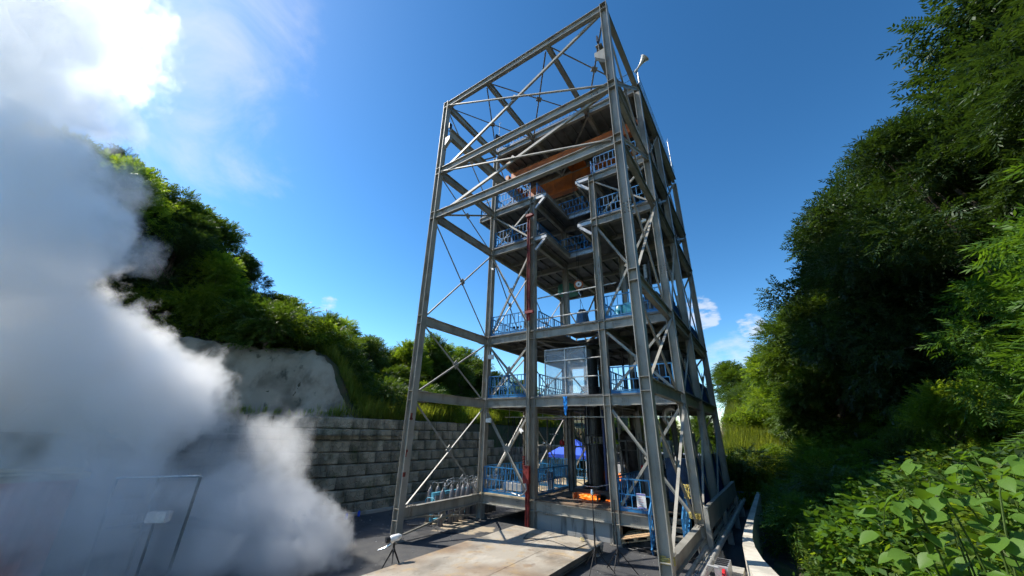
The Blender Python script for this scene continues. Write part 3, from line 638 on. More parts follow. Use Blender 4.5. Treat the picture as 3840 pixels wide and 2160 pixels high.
for i in (1, 2, 3, 4):
    z = Z[i] + tz + 0.06
    railing((0.2, fy, z), (2.72, fy, z)); railing((6.84, fy, z), (9.38, fy, z))
    railing((0.0, 5.15, z), (0.0, 8.8, z)); railing((0.0, 9.2, z), (0.0, 14.0, z))
    railing((0.2, 14.35, z), (9.4, 14.35, z))
    corrug((9.40, 5.15, z), (9.40, 8.8, z)); corrug((9.40, 9.2, z), (9.40, 14.2, z))
for i in (3, 4):
    z = Z[i] + tz + 0.06
    railing((3.07, 5.1, z), (3.07, 7.8, z)); railing((6.58, 5.1, z), (6.58, 7.8, z)); railing((3.1, 7.85, z), (6.55, 7.85, z))
for i in (1, 2):
    z = Z[i] + tz + 0.06
    railing((3.1, 5.2, z), (3.1, 8.6, z)); railing((6.5, 5.2, z), (6.5, 8.0, z))
z = Z[4] + tz + 0.06
railing((-1.2, 5.05, z), (-1.2, 8.9, z)); railing((-1.2, 5.05, z), (-0.15, 5.05, z))
z = Z[5] + tz + 0.06
railing((-0.0, 4.86, z), (9.66, 4.86, z)); railing((9.70, 4.9, z), (9.70, 14.3, z), step=0.16, w=0.05); railing((0.0, 4.9, z), (0.0, 14.3, z)); railing((0.0, 14.35, z), (9.7, 14.35, z))
z = 1.14
railing((0.15, fy, z), (2.70, fy, z)); railing((6.82, fy, z), (8.0, fy, z)); railing((0.0, 5.2, z), (0.0, 13.8, z)); railing((2.75, 5.6, z), (2.75, 8.8, z), step=0.2); railing((-0.6, 13.2, z), (3.2, 13.2, z))
railing((0.3, 8.8, z), (2.7, 8.8, z), step=0.18)
railing((6.55, 5.2, z), (6.55, 8.6, z)); corrug((9.40, 6.2, 1.14), (9.40, 14.2, 1.14), 1.9)
# inside steel posts at the bottom hall and secondary frames
for x, y, z0, z1 in ((3.25, 8.15, 1.13, 4.9), (1.9, 13.6, 1.13, 4.9), (5.0, 13.4, 1.13, 4.9), (7.9, 11.0, 1.13, 4.9), (2.45, 7.4, 1.13, 2.0)):
    hbeam(MB(), (x, y, z0), (x, y, z1), (1, 0, 0), 0.24, 0.24).build('post', steel_d, tower)
# under-deck diagonal bracing
for a, b in (((2.92, 5.0, Z[2] - 0.25), (6.64, 9.0, Z[2] - 0.25)), ((6.64, 5.0, Z[2] - 0.27), (2.92, 9.0, Z[2] - 0.27)), ((2.92, 5.0, Z[1] - 0.25), (6.64, 9.0, Z[1] - 0.25)), ((6.64, 5, Z[5] - 0.25), (2.92, 9, Z[5] - 0.25)), ((2.92, 9.2, Z[4] - 0.2), (6.64, 14, Z[4] - 0.2)), ((6.64, 9.2, Z[4] - 0.2), (2.92, 14, Z[4] - 0.2))):
    angle_brace(MB(), a, b, 0.10, (0, 0, 1)).build('brace', steel, tower)
# safety bar rails over the well at deck 2
for zz, xa, xb, yy in ((Z[2] + 0.85, 3.1, 6.4, 5.05), (Z[2] + 2.05, 3.1, 7.4, 5.1)):
    MB().tube([(xa, yy, zz), (xb, yy, zz)], 0.035, 8).build('guard_rail', galv, tower)
# ladder-like cleats on posts
mb = MB()
for i in range(6): mb.lo((2.30, 13.3, 1.4 + i * 0.55), (2.62, 13.4, 1.46 + i * 0.55))
mb.build('cleat', galv, tower, kind='stuff')
# stairs
for i in range(5):
    zz = 1.0 - i * 0.21; yy = 5.75 - i * 0.27
    MB().lo((8.06, yy - 0.29, zz - 0.02), (9.06, yy, zz)).build('step', stair_m, tower)
    MB().lo((8.06, yy - 0.012, zz - 0.20), (9.06, yy - 0.004, zz - 0.022)).build('riser', stair_m, tower)
for x in (8.0, 9.1):
    MB().bar((x, 5.8, 0.98), (x, 4.42, -0.0 + 0.08), 0.05, 0.24, (0, 1, 0)).build('stringer', blue, tower)
    mb = MB(); a = Vector((x, 5.75, 2.15)); b = Vector((x, 4.45, 1.2)); 
    mb.bar(a, b, 0.05, 0.05); mb.bar(b, (x, 4.45, 0.2), 0.05, 0.05); mb.bar(a, (x, 5.75, 1.1), 0.05, 0.05); mb.bar((x, 5.75, 1.6), (x, 4.45, 0.68), 0.04, 0.04)
    for i in range(1, 6):
        t = i / 6; p_ = a.lerp(b, t); mb.bar(p_, (x, p_.y, p_.z - 0.95), 0.03, 0.03)
    mb.build('stair_rail', blue, tower)
chequer(stair_m, 9, 0.8)

# ---------------------------------------------------------------- crane
crane = thing('overhead_crane', (4.8, 7.2, 19.66), 'orange travelling crane slung high under the tower roof', 'crane')
MB().lo((0.5, 5.98, 19.85), (9.05, 6.42, 20.55)).build('girder', orange, crane)
MB().lo((0.5, 8.35, 19.48), (9.05, 8.80, 20.70)).build('girder', orange, crane)
for i in range(10):
    MB().lo((0.9 + i * 0.85, 8.335, 19.50), (0.93 + i * 0.85, 8.348, 20.68)).build('weld_seam', orange, crane); MB().lo((0.9 + i * 0.85, 5.965, 19.87), (0.93 + i * 0.85, 5.978, 20.53)).build('weld_seam', orange, crane)
for x in (0.42, GX[3] - 0.42):
    mb = MB().lo((x - 0.13, 5.6, 19.80), (x + 0.13, 5.978, 20.15)).lo((x - 0.13, 6.422, 19.80), (x + 0.13, 8.346, 20.15)).lo((x - 0.13, 8.804, 19.80), (x + 0.13, 9.2, 20.15)); mb.build('end_carriage', orange, crane)
    for y in (5.75, 9.05):
        MB().tube([(x - 0.06, y, 19.82), (x + 0.06, y, 19.82)], 0.155, 16).build('wheel', bolt_m, crane)
mb = MB().lo((4.0, 6.5, 20.76), (5.1, 8.3, 21.0)); mb.tube([(4.1, 7.1, 20.9), (5.0, 7.1, 20.9)], 0.28, 14); mb.build('trolley', orange, crane)
for dx in (-0.05, 0.05): MB().tube([(4.5 + dx, 7.4, 20.8), (4.5 + dx, 7.4, 12.0)], 0.012, 5).build('rope', blackp, crane)
hb = MB(); hb.tube([(4.46 - 0.10, 7.45, 11.87), (4.46 + 0.10, 7.55, 11.87)], 0.27, 24).build('hook_block', orange, crane)
MB().tube([(4.5 - 0.02, 7.35, 11.87), (4.44, 7.325, 11.87)], 0.001, 4)
d_ = Vector((0.35, -0.93, 0)).normalized()
hbk = bpy.data.objects['hook_block']; hbk.data = MB().tube([Vector((4.46, 7.5, 11.87)) - d_ * 0.1, Vector((4.46, 7.5, 11.87)) + d_ * 0.1], 0.27, 24).mesh('hook_block', orange)
MB().tube([Vector((4.46, 7.5, 11.87)) + d_ * 0.102, Vector((4.46, 7.5, 11.87)) + d_ * 0.112], 0.17, 20).build('sheave_cover', white, crane)
MB().tube([Vector((4.46, 7.5, 11.87)) + d_ * 0.113, Vector((4.46, 7.5, 11.87)) + d_ * 0.125], 0.05, 12).build('hub', blackp, crane)
MB().tube([(4.46, 7.5, 11.6), (4.46, 7.5, 11.35), (4.55, 7.5, 11.2), (4.5, 7.5, 11.05), (4.38, 7.5, 11.08)], [0.04, 0.045, 0.04, 0.035, 0.02], 8).build('hook', galv, crane)
mb = MB()
for i in range(12):
    x0 = 0.6 + i * 0.7; mb.tube([(x0, 5.9, 19.75), (x0 + 0.18, 5.9, 19.62 - 0.12), (x0 + 0.5, 5.9, 19.62 - 0.12), (x0 + 0.7, 5.9, 19.75)], 0.014, 5)
mb.build('festoon_cable', blackp, crane, kind='stuff')
for y, z_ in ((2.4, 19.9), (4.8, 19.9)):
    MB().tube([(0.05, 0.7, 19.8), (0.05, 8.6, 19.8)], 0.018, 6).build('conductor', blackp, crane)
    break

# ---------------------------------------------------------------- rocket engine casing
eng = thing('engine_casing', (5.1, 7.0, 1.13), 'tall black steel cylinder bolted upright over the flame opening', 'engine')
ex, ey = 5.05, 7.1
MB().lathe([(0.02, 1.55), (0.50, 1.55), (0.50, 1.64), (0.445, 1.68), (0.43, 3.30), (0.45, 3.32), (0.45, 3.40), (0.02, 3.40)], 28, (ex, ey, 0)).build('lower_casing', black, eng, True)
MB().lathe([(0.02, 3.72), (0.45, 3.72), (0.45, 3.80), (0.395, 3.82), (0.395, 5.9), (0.44, 5.92), (0.44, 6.0), (0.36, 6.04), (0.36, 7.9), (0.02, 7.9)], 28, (ex, ey, 0)).build('upper_casing', black, eng, True)
mb = MB()
for k in range(14):
    t = 2 * math.pi * k / 14; mb.tube([(ex + 0.36 * math.cos(t), ey + 0.36 * math.sin(t), 3.40), (ex + 0.36 * math.cos(t), ey + 0.36 * math.sin(t), 3.72)], 0.03, 6)
mb.build('clamp_bolt', bolt_m, eng, kind='stuff')
for t in (-0.4, 0.5, 1.6, 2.6): MB().tube([(ex + 0.43 * math.cos(t - 1.6), ey + 0.43 * math.sin(t - 1.6), 1.7), (ex + 0.43 * math.cos(t - 1.6), ey + 0.43 * math.sin(t - 1.6), 7.6)], 0.02, 6).build('conduit', greyp if t in (-0.4,) else black, eng)
MB().lo((ex - 0.85, ey - 0.75, 1.38), (ex + 0.95, ey + 0.8, 1.55)).build('base_frame', blackp, eng)
for x in (-0.72, 0.78):
    for y in (-0.65, 0.65): MB().lo((ex + x - 0.1, ey + y - 0.1, 1.14), (ex + x + 0.1, ey + y + 0.1, 1.378)).build('foot', blackp, eng)
MB().lo((ex - 0.6, ey + 0.2, 1.145), (ex + 0.7, ey + 0.7, 1.37)).build('deflector', blackp, eng)
for k in range(9):
    t = k * 0.7; mb = MB(); mb.box((ex + 0.55 * math.cos(t), ey + 0.5 * math.sin(t), 1.64), (0.14, 0.14, 0.18), Matrix.Rotation(t, 3, 'Z')); mb.build('clamp', black, eng)
MB().tube([(ex - 0.5, ey - 0.72, 1.75), (ex - 0.2, ey - 0.8, 1.66), (ex + 0.3, ey - 0.8, 1.68), (ex + 0.8, ey - 0.7, 1.8)], 0.02, 6).build('hose', greyp, eng)
nav = mat('navy_frame', (0.008, 0.02, 0.09), 0.5)
for px, py in ((5.75, 6.5), (5.75, 7.8), (4.35, 7.8)): MB().bar((px, py, 1.56), (px, py, 4.9), 0.09).build('frame_post', nav, eng)
for zz in (3.1, 4.6): MB().bar((4.35, 7.8, zz), (5.70, 7.8, zz), 0.09).build('frame_rail', nav, eng); MB().bar((5.75, 6.55, zz), (5.75, 7.75, zz), 0.09).build('frame_rail', nav, eng)
# nozzle skirt ring on upper deck
MB().lathe([(0.02, 8.0), (0.55, 8.0), (0.55, 8.1), (0.5, 8.12), (0.02, 8.12)], 20, (ex, ey, 0)).build('top_ring', black, eng)
# flame and its glowing flame box
fbox = thing('flame_box', (4.6, 5.9, 1.14), 'low open steel trough glowing orange with fire below the black cylinder', 'trough')
mb = MB()
x0, x1, y0, y1, z0, z1 = 4.38, 5.45, 5.95, 6.30, 1.16, 1.40
mb.lo((x0, y1, z0), (x1, y1 + 0.04, z1)); mb.lo((x0 - 0.04, y0, z0), (x0, y1, z1)); mb.lo((x1, y0, z0), (x1 + 0.04, y1, z1)); mb.build('side_plate', mat('scorched_steel', (0.35, 0.16, 0.07), 0.6, 0.2), fbox, kind='stuff')
MB().lo((x0 - 0.04, y0, 1.137), (x1 + 0.04, y1 + 0.04, 1.158)).build('floor_plate', sooty, fbox)
fm = bpy.data.materials.new('fire'); fm.use_nodes = True; nt = fm.node_tree; nt.nodes.clear()
o_ = N(nt, 'ShaderNodeOutputMaterial'); e_ = N(nt, 'ShaderNodeEmission'); tr_ = N(nt, 'ShaderNodeBsdfTransparent'); mx_ = N(nt, 'ShaderNodeMixShader')
tcn = N(nt, 'ShaderNodeTexCoord'); mp = N(nt, 'ShaderNodeMapping'); mp.inputs['Scale'].default_value = (2.0, 2.5, 5.0); nt.links.new(tcn.outputs['Object'], mp.inputs[0])
no = N(nt, 'ShaderNodeTexNoise'); no.inputs['Scale'].default_value = 1.6; no.inputs['Detail'].default_value = 5; no.inputs['Distortion'].default_value = 0.8; nt.links.new(mp.outputs[0], no.inputs['Vector'])
cr = N(nt, 'ShaderNodeValToRGB'); cr.color_ramp.elements[0].position = 0.35; cr.color_ramp.elements[0].color = (0.30, 0.03, 0.0, 1); cr.color_ramp.elements[1].position = 0.72; cr.color_ramp.elements[1].color = (1.0, 0.62, 0.2, 1)
el = cr.color_ramp.elements.new(0.52); el.color = (0.9, 0.17, 0.012, 1); nt.links.new(no.outputs['Fac'], cr.inputs[0]); nt.links.new(cr.outputs[0], e_.inputs[0]); e_.inputs[1].default_value = 1.3
m3 = N(nt, 'ShaderNodeMapRange'); m3.inputs[1].default_value = 0.36; m3.inputs[2].default_value = 0.46; nt.links.new(no.outputs['Fac'], m3.inputs[0])
nt.links.new(m3.outputs[0], mx_.inputs[0]); nt.links.new(tr_.outputs[0], mx_.inputs[1]); nt.links.new(e_.outputs[0], mx_.inputs[2]); nt.links.new(mx_.outputs[0], o_.inputs[0])
def flame(name, c, d, label, seed):
    rr = random.Random(seed); vs = []; fs = []; nu, nv = 26, 12
    for i in range(nv):
        ph = math.pi * (i + 0.5) / nv
        for j in range(nu):
            th = 2 * math.pi * j / nu; k = 1 + 0.25 * math.sin(3 * th + ph * 4 + seed) + rr.uniform(-0.08, 0.08)
            vs.append((c[0] + d[0] * math.sin(ph) * math.cos(th) * k, c[1] + d[1] * math.sin(ph) * math.sin(th) * k, c[2] + d[2] * math.cos(ph) * (1 + 0.5 * max(0, math.cos(ph)) * math.sin(5 * th))))
    for i in range(nv - 1):
        for j in range(nu): fs.append((i * nu + j, i * nu + (j + 1) % nu, (i + 1) * nu + (j + 1) % nu, (i + 1) * nu + j))
    fs += [tuple(range(nu))[::-1], tuple(range((nv - 1) * nu, nv * nu))]
    tag(MB().add(vs, fs).build(name, fm, None, True), label, 'flame')
flame('flame', (5.02, 6.12, 1.27), (0.42, 0.12, 0.10), 'bright orange flame filling the trough under the black cylinder', 1)
flame('flame', (5.92, 6.35, 1.20), (0.22, 0.07, 0.03), 'small thin lick of orange fire on the deck right of the trough', 2)
flame('flame', (6.0, 7.5, 2.0), (0.07, 0.07, 0.14), 'little orange flame flickering behind the black cylinder', 3)

# ---------------------------------------------------------------- things on decks
Z2 = Z[2] + tz + 0.062; Z1 = Z[1] + tz + 0.062
cone = thing('nozzle_cover', (4.8, 7.0, Z2), 'blue-grey ribbed steel cone standing over the opening on the middle deck', 'cone')
prof = []
MB().lathe([(0.42, 0.0), (0.47, 0.0), (0.47, 0.05), (0.42, 0.09), (0.27, 1.12), (0.24, 1.16), (0.02, 1.16)], 22, (4.80, 7.0, Z2 + 0.1)).build('shell', engineblue, cone, True)
mb = MB()
for k in range(16):
    t = 2 * math.pi * k / 16; mb.tube([(4.8 + 0.43 * math.cos(t), 7 + 0.43 * math.sin(t), Z2 + 0.2), (4.8 + 0.28 * math.cos(t), 7 + 0.28 * math.sin(t), Z2 + 1.2)], 0.014, 5)
mb.build('rib', engineblue, cone, kind='stuff')
MB().lathe([(0.02, 0), (0.2, 0), (0.2, 0.12), (0.02, 0.12)], 14, (4.8, 7.0, Z2 + 1.26)).build('cap', blackp, cone)
MB().lo((4.1, 6.35, Z2 + 0.002), (5.5, 7.65, Z2 + 0.098)).build('base_plate', steel_d, cone)
for s in (-1, 1): MB().tube([(4.8 + s * 0.1, 7, Z2 + 1.38), (4.6, 7.3, 10.9)], 0.012, 5).build('sling', blackp, cone)
pump = thing('blue_pump', (7.45, 6.0, Z2), 'turquoise blue machine standing behind the middle deck railing', 'machine')
mb = MB(); mb.prism([(-0.45, 0), (0.45, 0), (0.30, 0.35), (-0.30, 0.35)], (7.45, 5.65, Z2), (7.45, 6.25, Z2), (1, 0, 0), (0, 0, 1)); mb.build('plinth', teal, pump)
MB().lo((7.42, 5.72, Z2 + 0.352), (7.82, 6.2, Z2 + 0.92)).build('motor_box', teal, pump)
MB().lathe([(0.05, 0.352), (0.2, 0.38), (0.26, 0.55), (0.24, 0.75), (0.15, 0.92), (0.02, 0.95)], 16, (7.2, 5.95, Z2)).build('dome', teal, pump, True)
MB().tube([(7.2, 5.7, Z2 + 0.5), (7.2, 5.5, Z2 + 0.5), (7.25, 5.45, Z2 + 0.3)], 0.06, 10).build('pipe_elbow', teal, pump)
for (nm, x0, y0, x1, y1, h, m, lab, cat) in (
    ('ballast_block', 1.9, 8.4, 2.75, 8.8, 0.62, mat('beige_paint', (0.45, 0.38, 0.31), 0.7), 'low beige block behind the middle deck railing left of the cone', 'block'),
    ('control_cabinet', 5.35, 8.15, 6.1, 8.6, 1.0, greyp, 'grey cabinet at the back of the middle deck right of the cone', 'cabinet'),
    ('control_cabinet', 4.9, 8.7, 5.3, 8.95, 0.9, greyp, 'narrow grey cabinet behind the cone on the middle deck', 'cabinet')):
    t_ = thing(nm, ((x0 + x1) / 2, (y0 + y1) / 2, Z2), lab, cat)
    MB().lo((x0, y0, Z2 + 0.04), (x1, y1, Z2 + h)).build('body', m, t_); MB().lo((x0 + 0.05, y0 + 0.04, Z2 + 0.001), (x1 - 0.05, y1 - 0.04, Z2 + 0.038)).build('plinth', blackp, t_)
    MB().lo((x0 + 0.03, y0 - 0.012, Z2 + 0.09), (x1 - 0.03, y0 - 0.002, Z2 + h - 0.05)).build('door', m, t_)
# valves manifold behind left railing z2
man = thing('valve_manifold', (1.5, 6.4, Z2), 'tangle of pipes and hand valves behind the left middle deck railing', 'valves')
for r_ in range(3):
    MB().tube([(0.4, 6.0 + r_ * 0.35, Z2 + 0.35 + r_ * 0.15), (2.6, 6.0 + r_ * 0.35, Z2 + 0.35 + r_ * 0.15)], 0.035, 8).build('pipe', galv if r_ else teal, man)
for i in range(9):
    x = 0.5 + i * 0.25; y = 6.0 + (i % 3) * 0.35; mb = MB(); zb = Z2 + 0.35 + (i % 3) * 0.15
    mb.tube([(x, y, zb), (x, y, zb + 0.22 + 0.05 * (i % 2))], 0.02, 6); mb.tube([(x, y - 0.01, zb + 0.25 + 0.05 * (i % 2)), (x, y + 0.02, zb + 0.27 + 0.05 * (i % 2))], 0.07, 12)
    mb.build('valve', blackp if i % 2 else galv, man)
for x in (0.45, 2.5): MB().lo((x - 0.03, 5.95, Z2 + 0.002), (x + 0.03, 6.75, Z2 + 0.32)).build('stand', steel_d, man)
vent = thing('vent_pipes', (1.6, 8.4, Z2), 'bundle of thin galvanised vent pipes rising beside the beige block', 'pipes')
for i in range(4): MB().tube([(0.75 + i * 0.17, 8.5, Z2 + 0.02), (0.75 + i * 0.17, 8.5, Z2 + 1.9 + 0.1 * (i % 2)), (0.85 + i * 0.17, 8.5, Z2 + 1.95 + 0.1 * (i % 2))], 0.016, 6).build('pipe', galv, vent)
tag(MB().tube([(0.3, 7.5, Z2 + 0.01), (0.3, 7.5, Z2 + 1.9), (1.2, 7.6, Z2 + 2.05)], 0.016, 6).build('vent_pipe', galv), 'thin hooked galvanised pipe above the left middle deck railing', 'pipe')
# hoppers and dark machinery on right side
def tank(name, x, y, z, r_, h, m, lab, cone_h=0.8):
    t_ = thing(name, (x, y, z), lab, 'tank')
    MB().lathe([(0.10, 0.0), (0.14, 0.0), (r_, cone_h), (r_, h), (r_ * 0.6, h + 0.25), (0.05, h + 0.3)], 20, (x, y, z + 0.25)).build('shell', m, t_, True)
    for k in range(3):
        a = 2 * math.pi * k / 3 + 0.4; MB().bar((x + r_ * math.cos(a), y + r_ * math.sin(a), z + 0.002), (x + r_ * math.cos(a), y + r_ * math.sin(a), z + cone_h + 0.45), 0.08).build('leg', steel_d, t_)
    MB().lathe([(r_ + 0.002, 0), (r_ + 0.03, 0), (r_ + 0.03, 0.06), (r_ + 0.002, 0.06)], 20, (x, y, z + 0.25 + h * 0.7)).build('band', steel_d, t_)
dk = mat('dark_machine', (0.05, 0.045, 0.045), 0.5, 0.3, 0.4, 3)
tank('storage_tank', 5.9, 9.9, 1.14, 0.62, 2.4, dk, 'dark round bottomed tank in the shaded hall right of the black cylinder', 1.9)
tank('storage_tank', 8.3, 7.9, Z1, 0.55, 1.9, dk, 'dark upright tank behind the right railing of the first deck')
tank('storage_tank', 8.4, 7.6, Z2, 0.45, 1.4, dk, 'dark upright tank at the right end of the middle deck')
MB_ = MB
blower = thing('blower_duct', (8.6, 7.2, 4.6), 'pale round blower elbow hung under the first deck on the right', 'duct')
pts = [Vector((8.75 + 0.33 * math.cos(t), 7.0, 4.62 + 0.33 * math.sin(t))) for t in np.linspace(math.pi * 1.35, math.pi * 0.35, 9)]
MB().tube(pts, 0.15, 14).build('elbow', galv, blower, True)
MB().tube([pts[-1], pts[-1] + Vector((0.35, 0.25, -0.28))], 0.11, 12).build('outlet', galv, blower, True)
MB().bar((8.75, 7.0, 4.85), (8.75, 7.0, 5.30), 0.05).build('hanger', steel_d, blower)
def cabinet(x0, x1, y0, y1, z0, z1, m, lab, cat='cabinet', nm='cabinet', doors=2):
    t_ = thing(nm, ((x0 + x1) / 2, (y0 + y1) / 2, z0), lab, cat)
    MB().lo((x0, y0, z0 + 0.002), (x1, y1, z1)).build('body', m, t_)
    for i in range(doors):
        a = x0 + (x1 - x0) * i / doors; b = x0 + (x1 - x0) * (i + 1) / doors
        d = MB().lo((a + 0.02, y0 - 0.02, z0 + 0.06), (b - 0.02, y0 - 0.002, z1 - 0.05)).build('door', m, t_)
        MB().lo((b - 0.08, y0 - 0.045, (z0 + z1) / 2 - 0.06), (b - 0.05, y0 - 0.022, (z0 + z1) / 2 + 0.06)).build('handle', blackp, d)
    return t_
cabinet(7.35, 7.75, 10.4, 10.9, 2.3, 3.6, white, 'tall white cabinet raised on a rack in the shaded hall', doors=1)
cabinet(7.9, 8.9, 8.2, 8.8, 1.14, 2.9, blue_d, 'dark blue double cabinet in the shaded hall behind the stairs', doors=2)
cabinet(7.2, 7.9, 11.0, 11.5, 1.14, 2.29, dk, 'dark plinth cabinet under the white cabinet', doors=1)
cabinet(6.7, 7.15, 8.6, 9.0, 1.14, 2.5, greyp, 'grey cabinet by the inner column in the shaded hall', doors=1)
beacon = thing('warning_beacon', (7.2, 7.0, 2.2), 'small red warning beacon on a post behind the ground deck railing', 'beacon')
MB().tube([(7.2, 7.0, 1.14), (7.2, 7.0, 2.45)], 0.02, 8).build('post', blackp, beacon); MB().lathe([(0.06, 0), (0.06, 0.12), (0.03, 0.17)], 12, (7.2, 7.0, 2.45)).build('lens', redb, beacon)
back = thing('block_hut', (2.0, 21, 0), 'low grey block hut with a metal roof behind the tower', 'building')
MB().lo((0.2, 19.2, 0.0), (3.4, 22.0, 2.5)).build('wall', mat('hut_wall', (0.16, 0.17, 0.18), 0.9), back); MB().lo((0.0, 19.0, 2.502), (3.6, 22.2, 2.62)).build('roof', greyp, back)
MB().lo((1.2, 19.17, 0.9), (2.2, 19.197, 1.8)).build('window', white, back)
back2 = thing('site_office', (8.0, 17, 0), 'long dark sided shed standing directly behind the tower', 'building')
MB().lo((5.2, 16.2, 0.0), (9.2, 19.0, 2.6)).build('wall', mat('dark_siding', (0.035, 0.05, 0.05), 0.8), back2); MB().lo((5.0, 16.0, 2.602), (9.4, 19.2, 2.72)).build('roof', steel_d, back2)
MB().lo((6.8, 16.16, 1.0), (7.9, 16.197, 2.0)).build('window', white, back2)
for i in range(5): MB().lo((5.2, 16.13, 0.3 + i * 0.45), (9.2, 16.196, 0.34 + i * 0.45)).build('batten', steel_d, back2)
# work bench / frame inside hall left
bench = thing('work_frame', (2.4, 9.0, 1.14), 'grey steel work frame with shelf and lamps in the left of the ground hall', 'frame')
for x, y in ((1.2, 8.3), (3.4, 8.3), (1.2, 9.4), (3.4, 9.4)): MB().bar((x, y, 1.14), (x, y, 4.7), 0.06).build('leg', steel, bench)
for zz in (3.15, 4.55): MB().lo((1.1, 8.2, zz), (3.5, 9.5, zz + 0.05)).build('shelf', steel, bench)
tag(MB().tube([(2.1, 8.5, 3.2), (2.1, 8.5, 3.75)], 0.015, 6).box((2.1, 8.5, 3.77), (0.5, 0.06, 0.05)).build('strip_lamp', galv), 'small t-shaped lamp stand on the shelf of the work frame', 'lamp')
tag(MB().lathe([(0.04, 0), (0.13, 0.06), (0.13, 0.14), (0.04, 0.24)], 12, (1.5, 8.5, 3.2)).build('foil_ball', foil, None, True), 'crumpled silver foil bundle at the left of the work frame shelf', 'bundle')
tag(MB().lathe([(0.02, 0), (0.13, 0.02), (0.13, 0.22), (0.05, 0.3)], 12, (2.55, 8.6, 3.2)).build('fire_bell', redb, None, True), 'small red canister on the shelf of the work frame', 'canister')
can = thing('canopy_tent', (-1.2, 17.5, 0), 'bright blue canopy tent standing behind the tower', 'tent')
cx, cy = -1.0, 17.8
MB().add([(cx - 1.6, cy - 1.6, 2.35), (cx + 1.6, cy - 1.6, 2.35), (cx + 1.6, cy + 1.6, 2.35), (cx - 1.6, cy + 1.6, 2.35), (cx, cy, 3.45), (cx - 1.6, cy - 1.6, 2.33), (cx + 1.6, cy - 1.6, 2.33), (cx + 1.6, cy + 1.6, 2.33), (cx - 1.6, cy + 1.6, 2.33), (cx, cy, 3.42)],
   [(0, 1, 4), (1, 2, 4), (2, 3, 4), (3, 0, 4), (6, 5, 9), (7, 6, 9), (8, 7, 9), (5, 8, 9), (0, 5, 6, 1), (1, 6, 7, 2), (2, 7, 8, 3), (3, 8, 5, 0)]).build('roof', canvas_b, can)
for s in ((-1, -1), (1, -1), (1, 1), (-1, 1)):
    MB().lo((cx + s[0] * 1.55 - 0.02, cy + s[1] * 1.55 - 0.02, 0.002), (cx + s[0] * 1.55 + 0.02, cy + s[1] * 1.55 + 0.02, 2.32)).build('leg', white, can)
for s in (-1, 1):
    MB().lo((cx - 1.6, cy + s * 1.6 - 0.008, 2.1), (cx + 1.6, cy + s * 1.6 + 0.008, 2.34)).build('valance', canvas_b, can)
# green circle (hatch netting) behind well
tag(MB().lathe([(0.62, 0), (0.75, 0), (0.75, 0.58), (0.62, 0.58)], 24, (1.6, 12.1, Z[3] - 0.60)).build('round_guard', green_m, None, True), 'green round guard ring seen under the upper deck behind the crane hook', 'guard')
# framed screen on first deck
scr = thing('framed_screen', (4.55, 5.05, Z1), 'clear sheet screen in a pale metal frame standing on the first deck', 'screen')
x0, x1, z0, z1, y = 3.47, 5.66, 5.50, 7.66, 5.12
for zz in (z0, 6.27, 7.1, z1): MB().bar((x0, y, zz), (x1, y, zz), 0.05, 0.05, (0, 0, 1)).build('rail', galv, scr)
for xx in (x0, 4.56, x1): MB().bar((xx, y + 0.052, z0 - 0.03), (xx, y + 0.052, z1 + 0.03), 0.05).build('stile', galv, scr)
for i, (a, b) in enumerate(((x0, 4.56), (4.56, x1))):
    for zz, z2_ in ((z0, 6.27), (6.27, 7.1), (7.1, z1)):
        MB().lo((a + 0.03, y + 0.08, zz + 0.028), (b - 0.03, y + 0.084, z2_ - 0.028)).build('pane', glassm, scr)
MB().lo((3.3, 5.0, Z1 + 0.001), (5.75, 5.25, Z1 + 0.03)).build('foot', galv, scr)
for zz in (6.27, 7.1): MB().tube([(x1 + 0.03, y, zz), (6.45, y, zz)], 0.025, 8).build('tie_bar', galv, scr)
# blue rag on beam
mb = MB(); rr = random.Random(3); vs = []; fs = []
for i in range(9):
    zz = 5.38 - i * 0.10; w = 0.12 * (1 - 0.3 * abs(math.sin(i * 1.1))) * (1 if i < 6 else 0.6)
    for j in range(5): vs.append((4.72 + (j - 2) * w / 2 + rr.uniform(-.02, .02), 4.74 + rr.uniform(-.04, .01), zz))
for i in range(8):
    for j in range(4): fs.append((i * 5 + j, i * 5 + j + 1, i * 5 + j + 6, i * 5 + j + 5))
o = mb.add(vs, fs).build('blue_rag', mat('blue_plastic_rag', (0.02, 0.22, 0.60), 0.3, 0, 0.3, 12)); tag(o, 'crumpled blue plastic rag tied to the first deck beam', 'rag')
sm = o.modifiers.new('thick', 'SOLIDIFY'); sm.thickness = 0.006
# red post
rp = thing('red_post', (2.80, 4.66, 0), 'dark red steel post with control box clamped to the tower front', 'post')
hbeam(MB(), (2.80, 4.64, 9.2), (2.80, 4.64, 15.55), (1, 0, 0), 0.16, 0.12, 0.02, 0.014).build('upper_post', red, rp)
hbeam(MB(), (2.80, 4.64, 0.05), (2.80, 4.64, 2.3), (1, 0, 0), 0.16, 0.12, 0.02, 0.014).build('lower_post', red, rp)
hbeam(MB(), (2.80, 4.64, 2.31), (2.80, 4.64, 9.19), (1, 0, 0), 0.14, 0.12, 0.02, 0.014).build('middle_post', steel, rp)
for zz in (9.6, 15.45): MB().lo((2.74, 4.36 + 0.02, zz - 0.07), (3.2, 4.55, zz + 0.07)).build('arm', red, rp)
MB().lo((2.70, 4.40, 1.75), (3.0, 4.56, 2.45)).build('control_box', red, rp)
for i in range(4): MB().tube([(2.72, 4.42, 2.50 + i * 0.10), (2.80, 4.36, 2.52 + i * 0.10)], 0.045, 10).build('connector', red, rp)
MB().tube([(2.85, 4.4, 1.75), (2.95, 4.3, 1.55), (2.8, 4.3, 1.35), (2.5, 4.5, 1.25), (2.0, 4.6, 1.3)], 0.03, 8).build('hose', galv, rp)
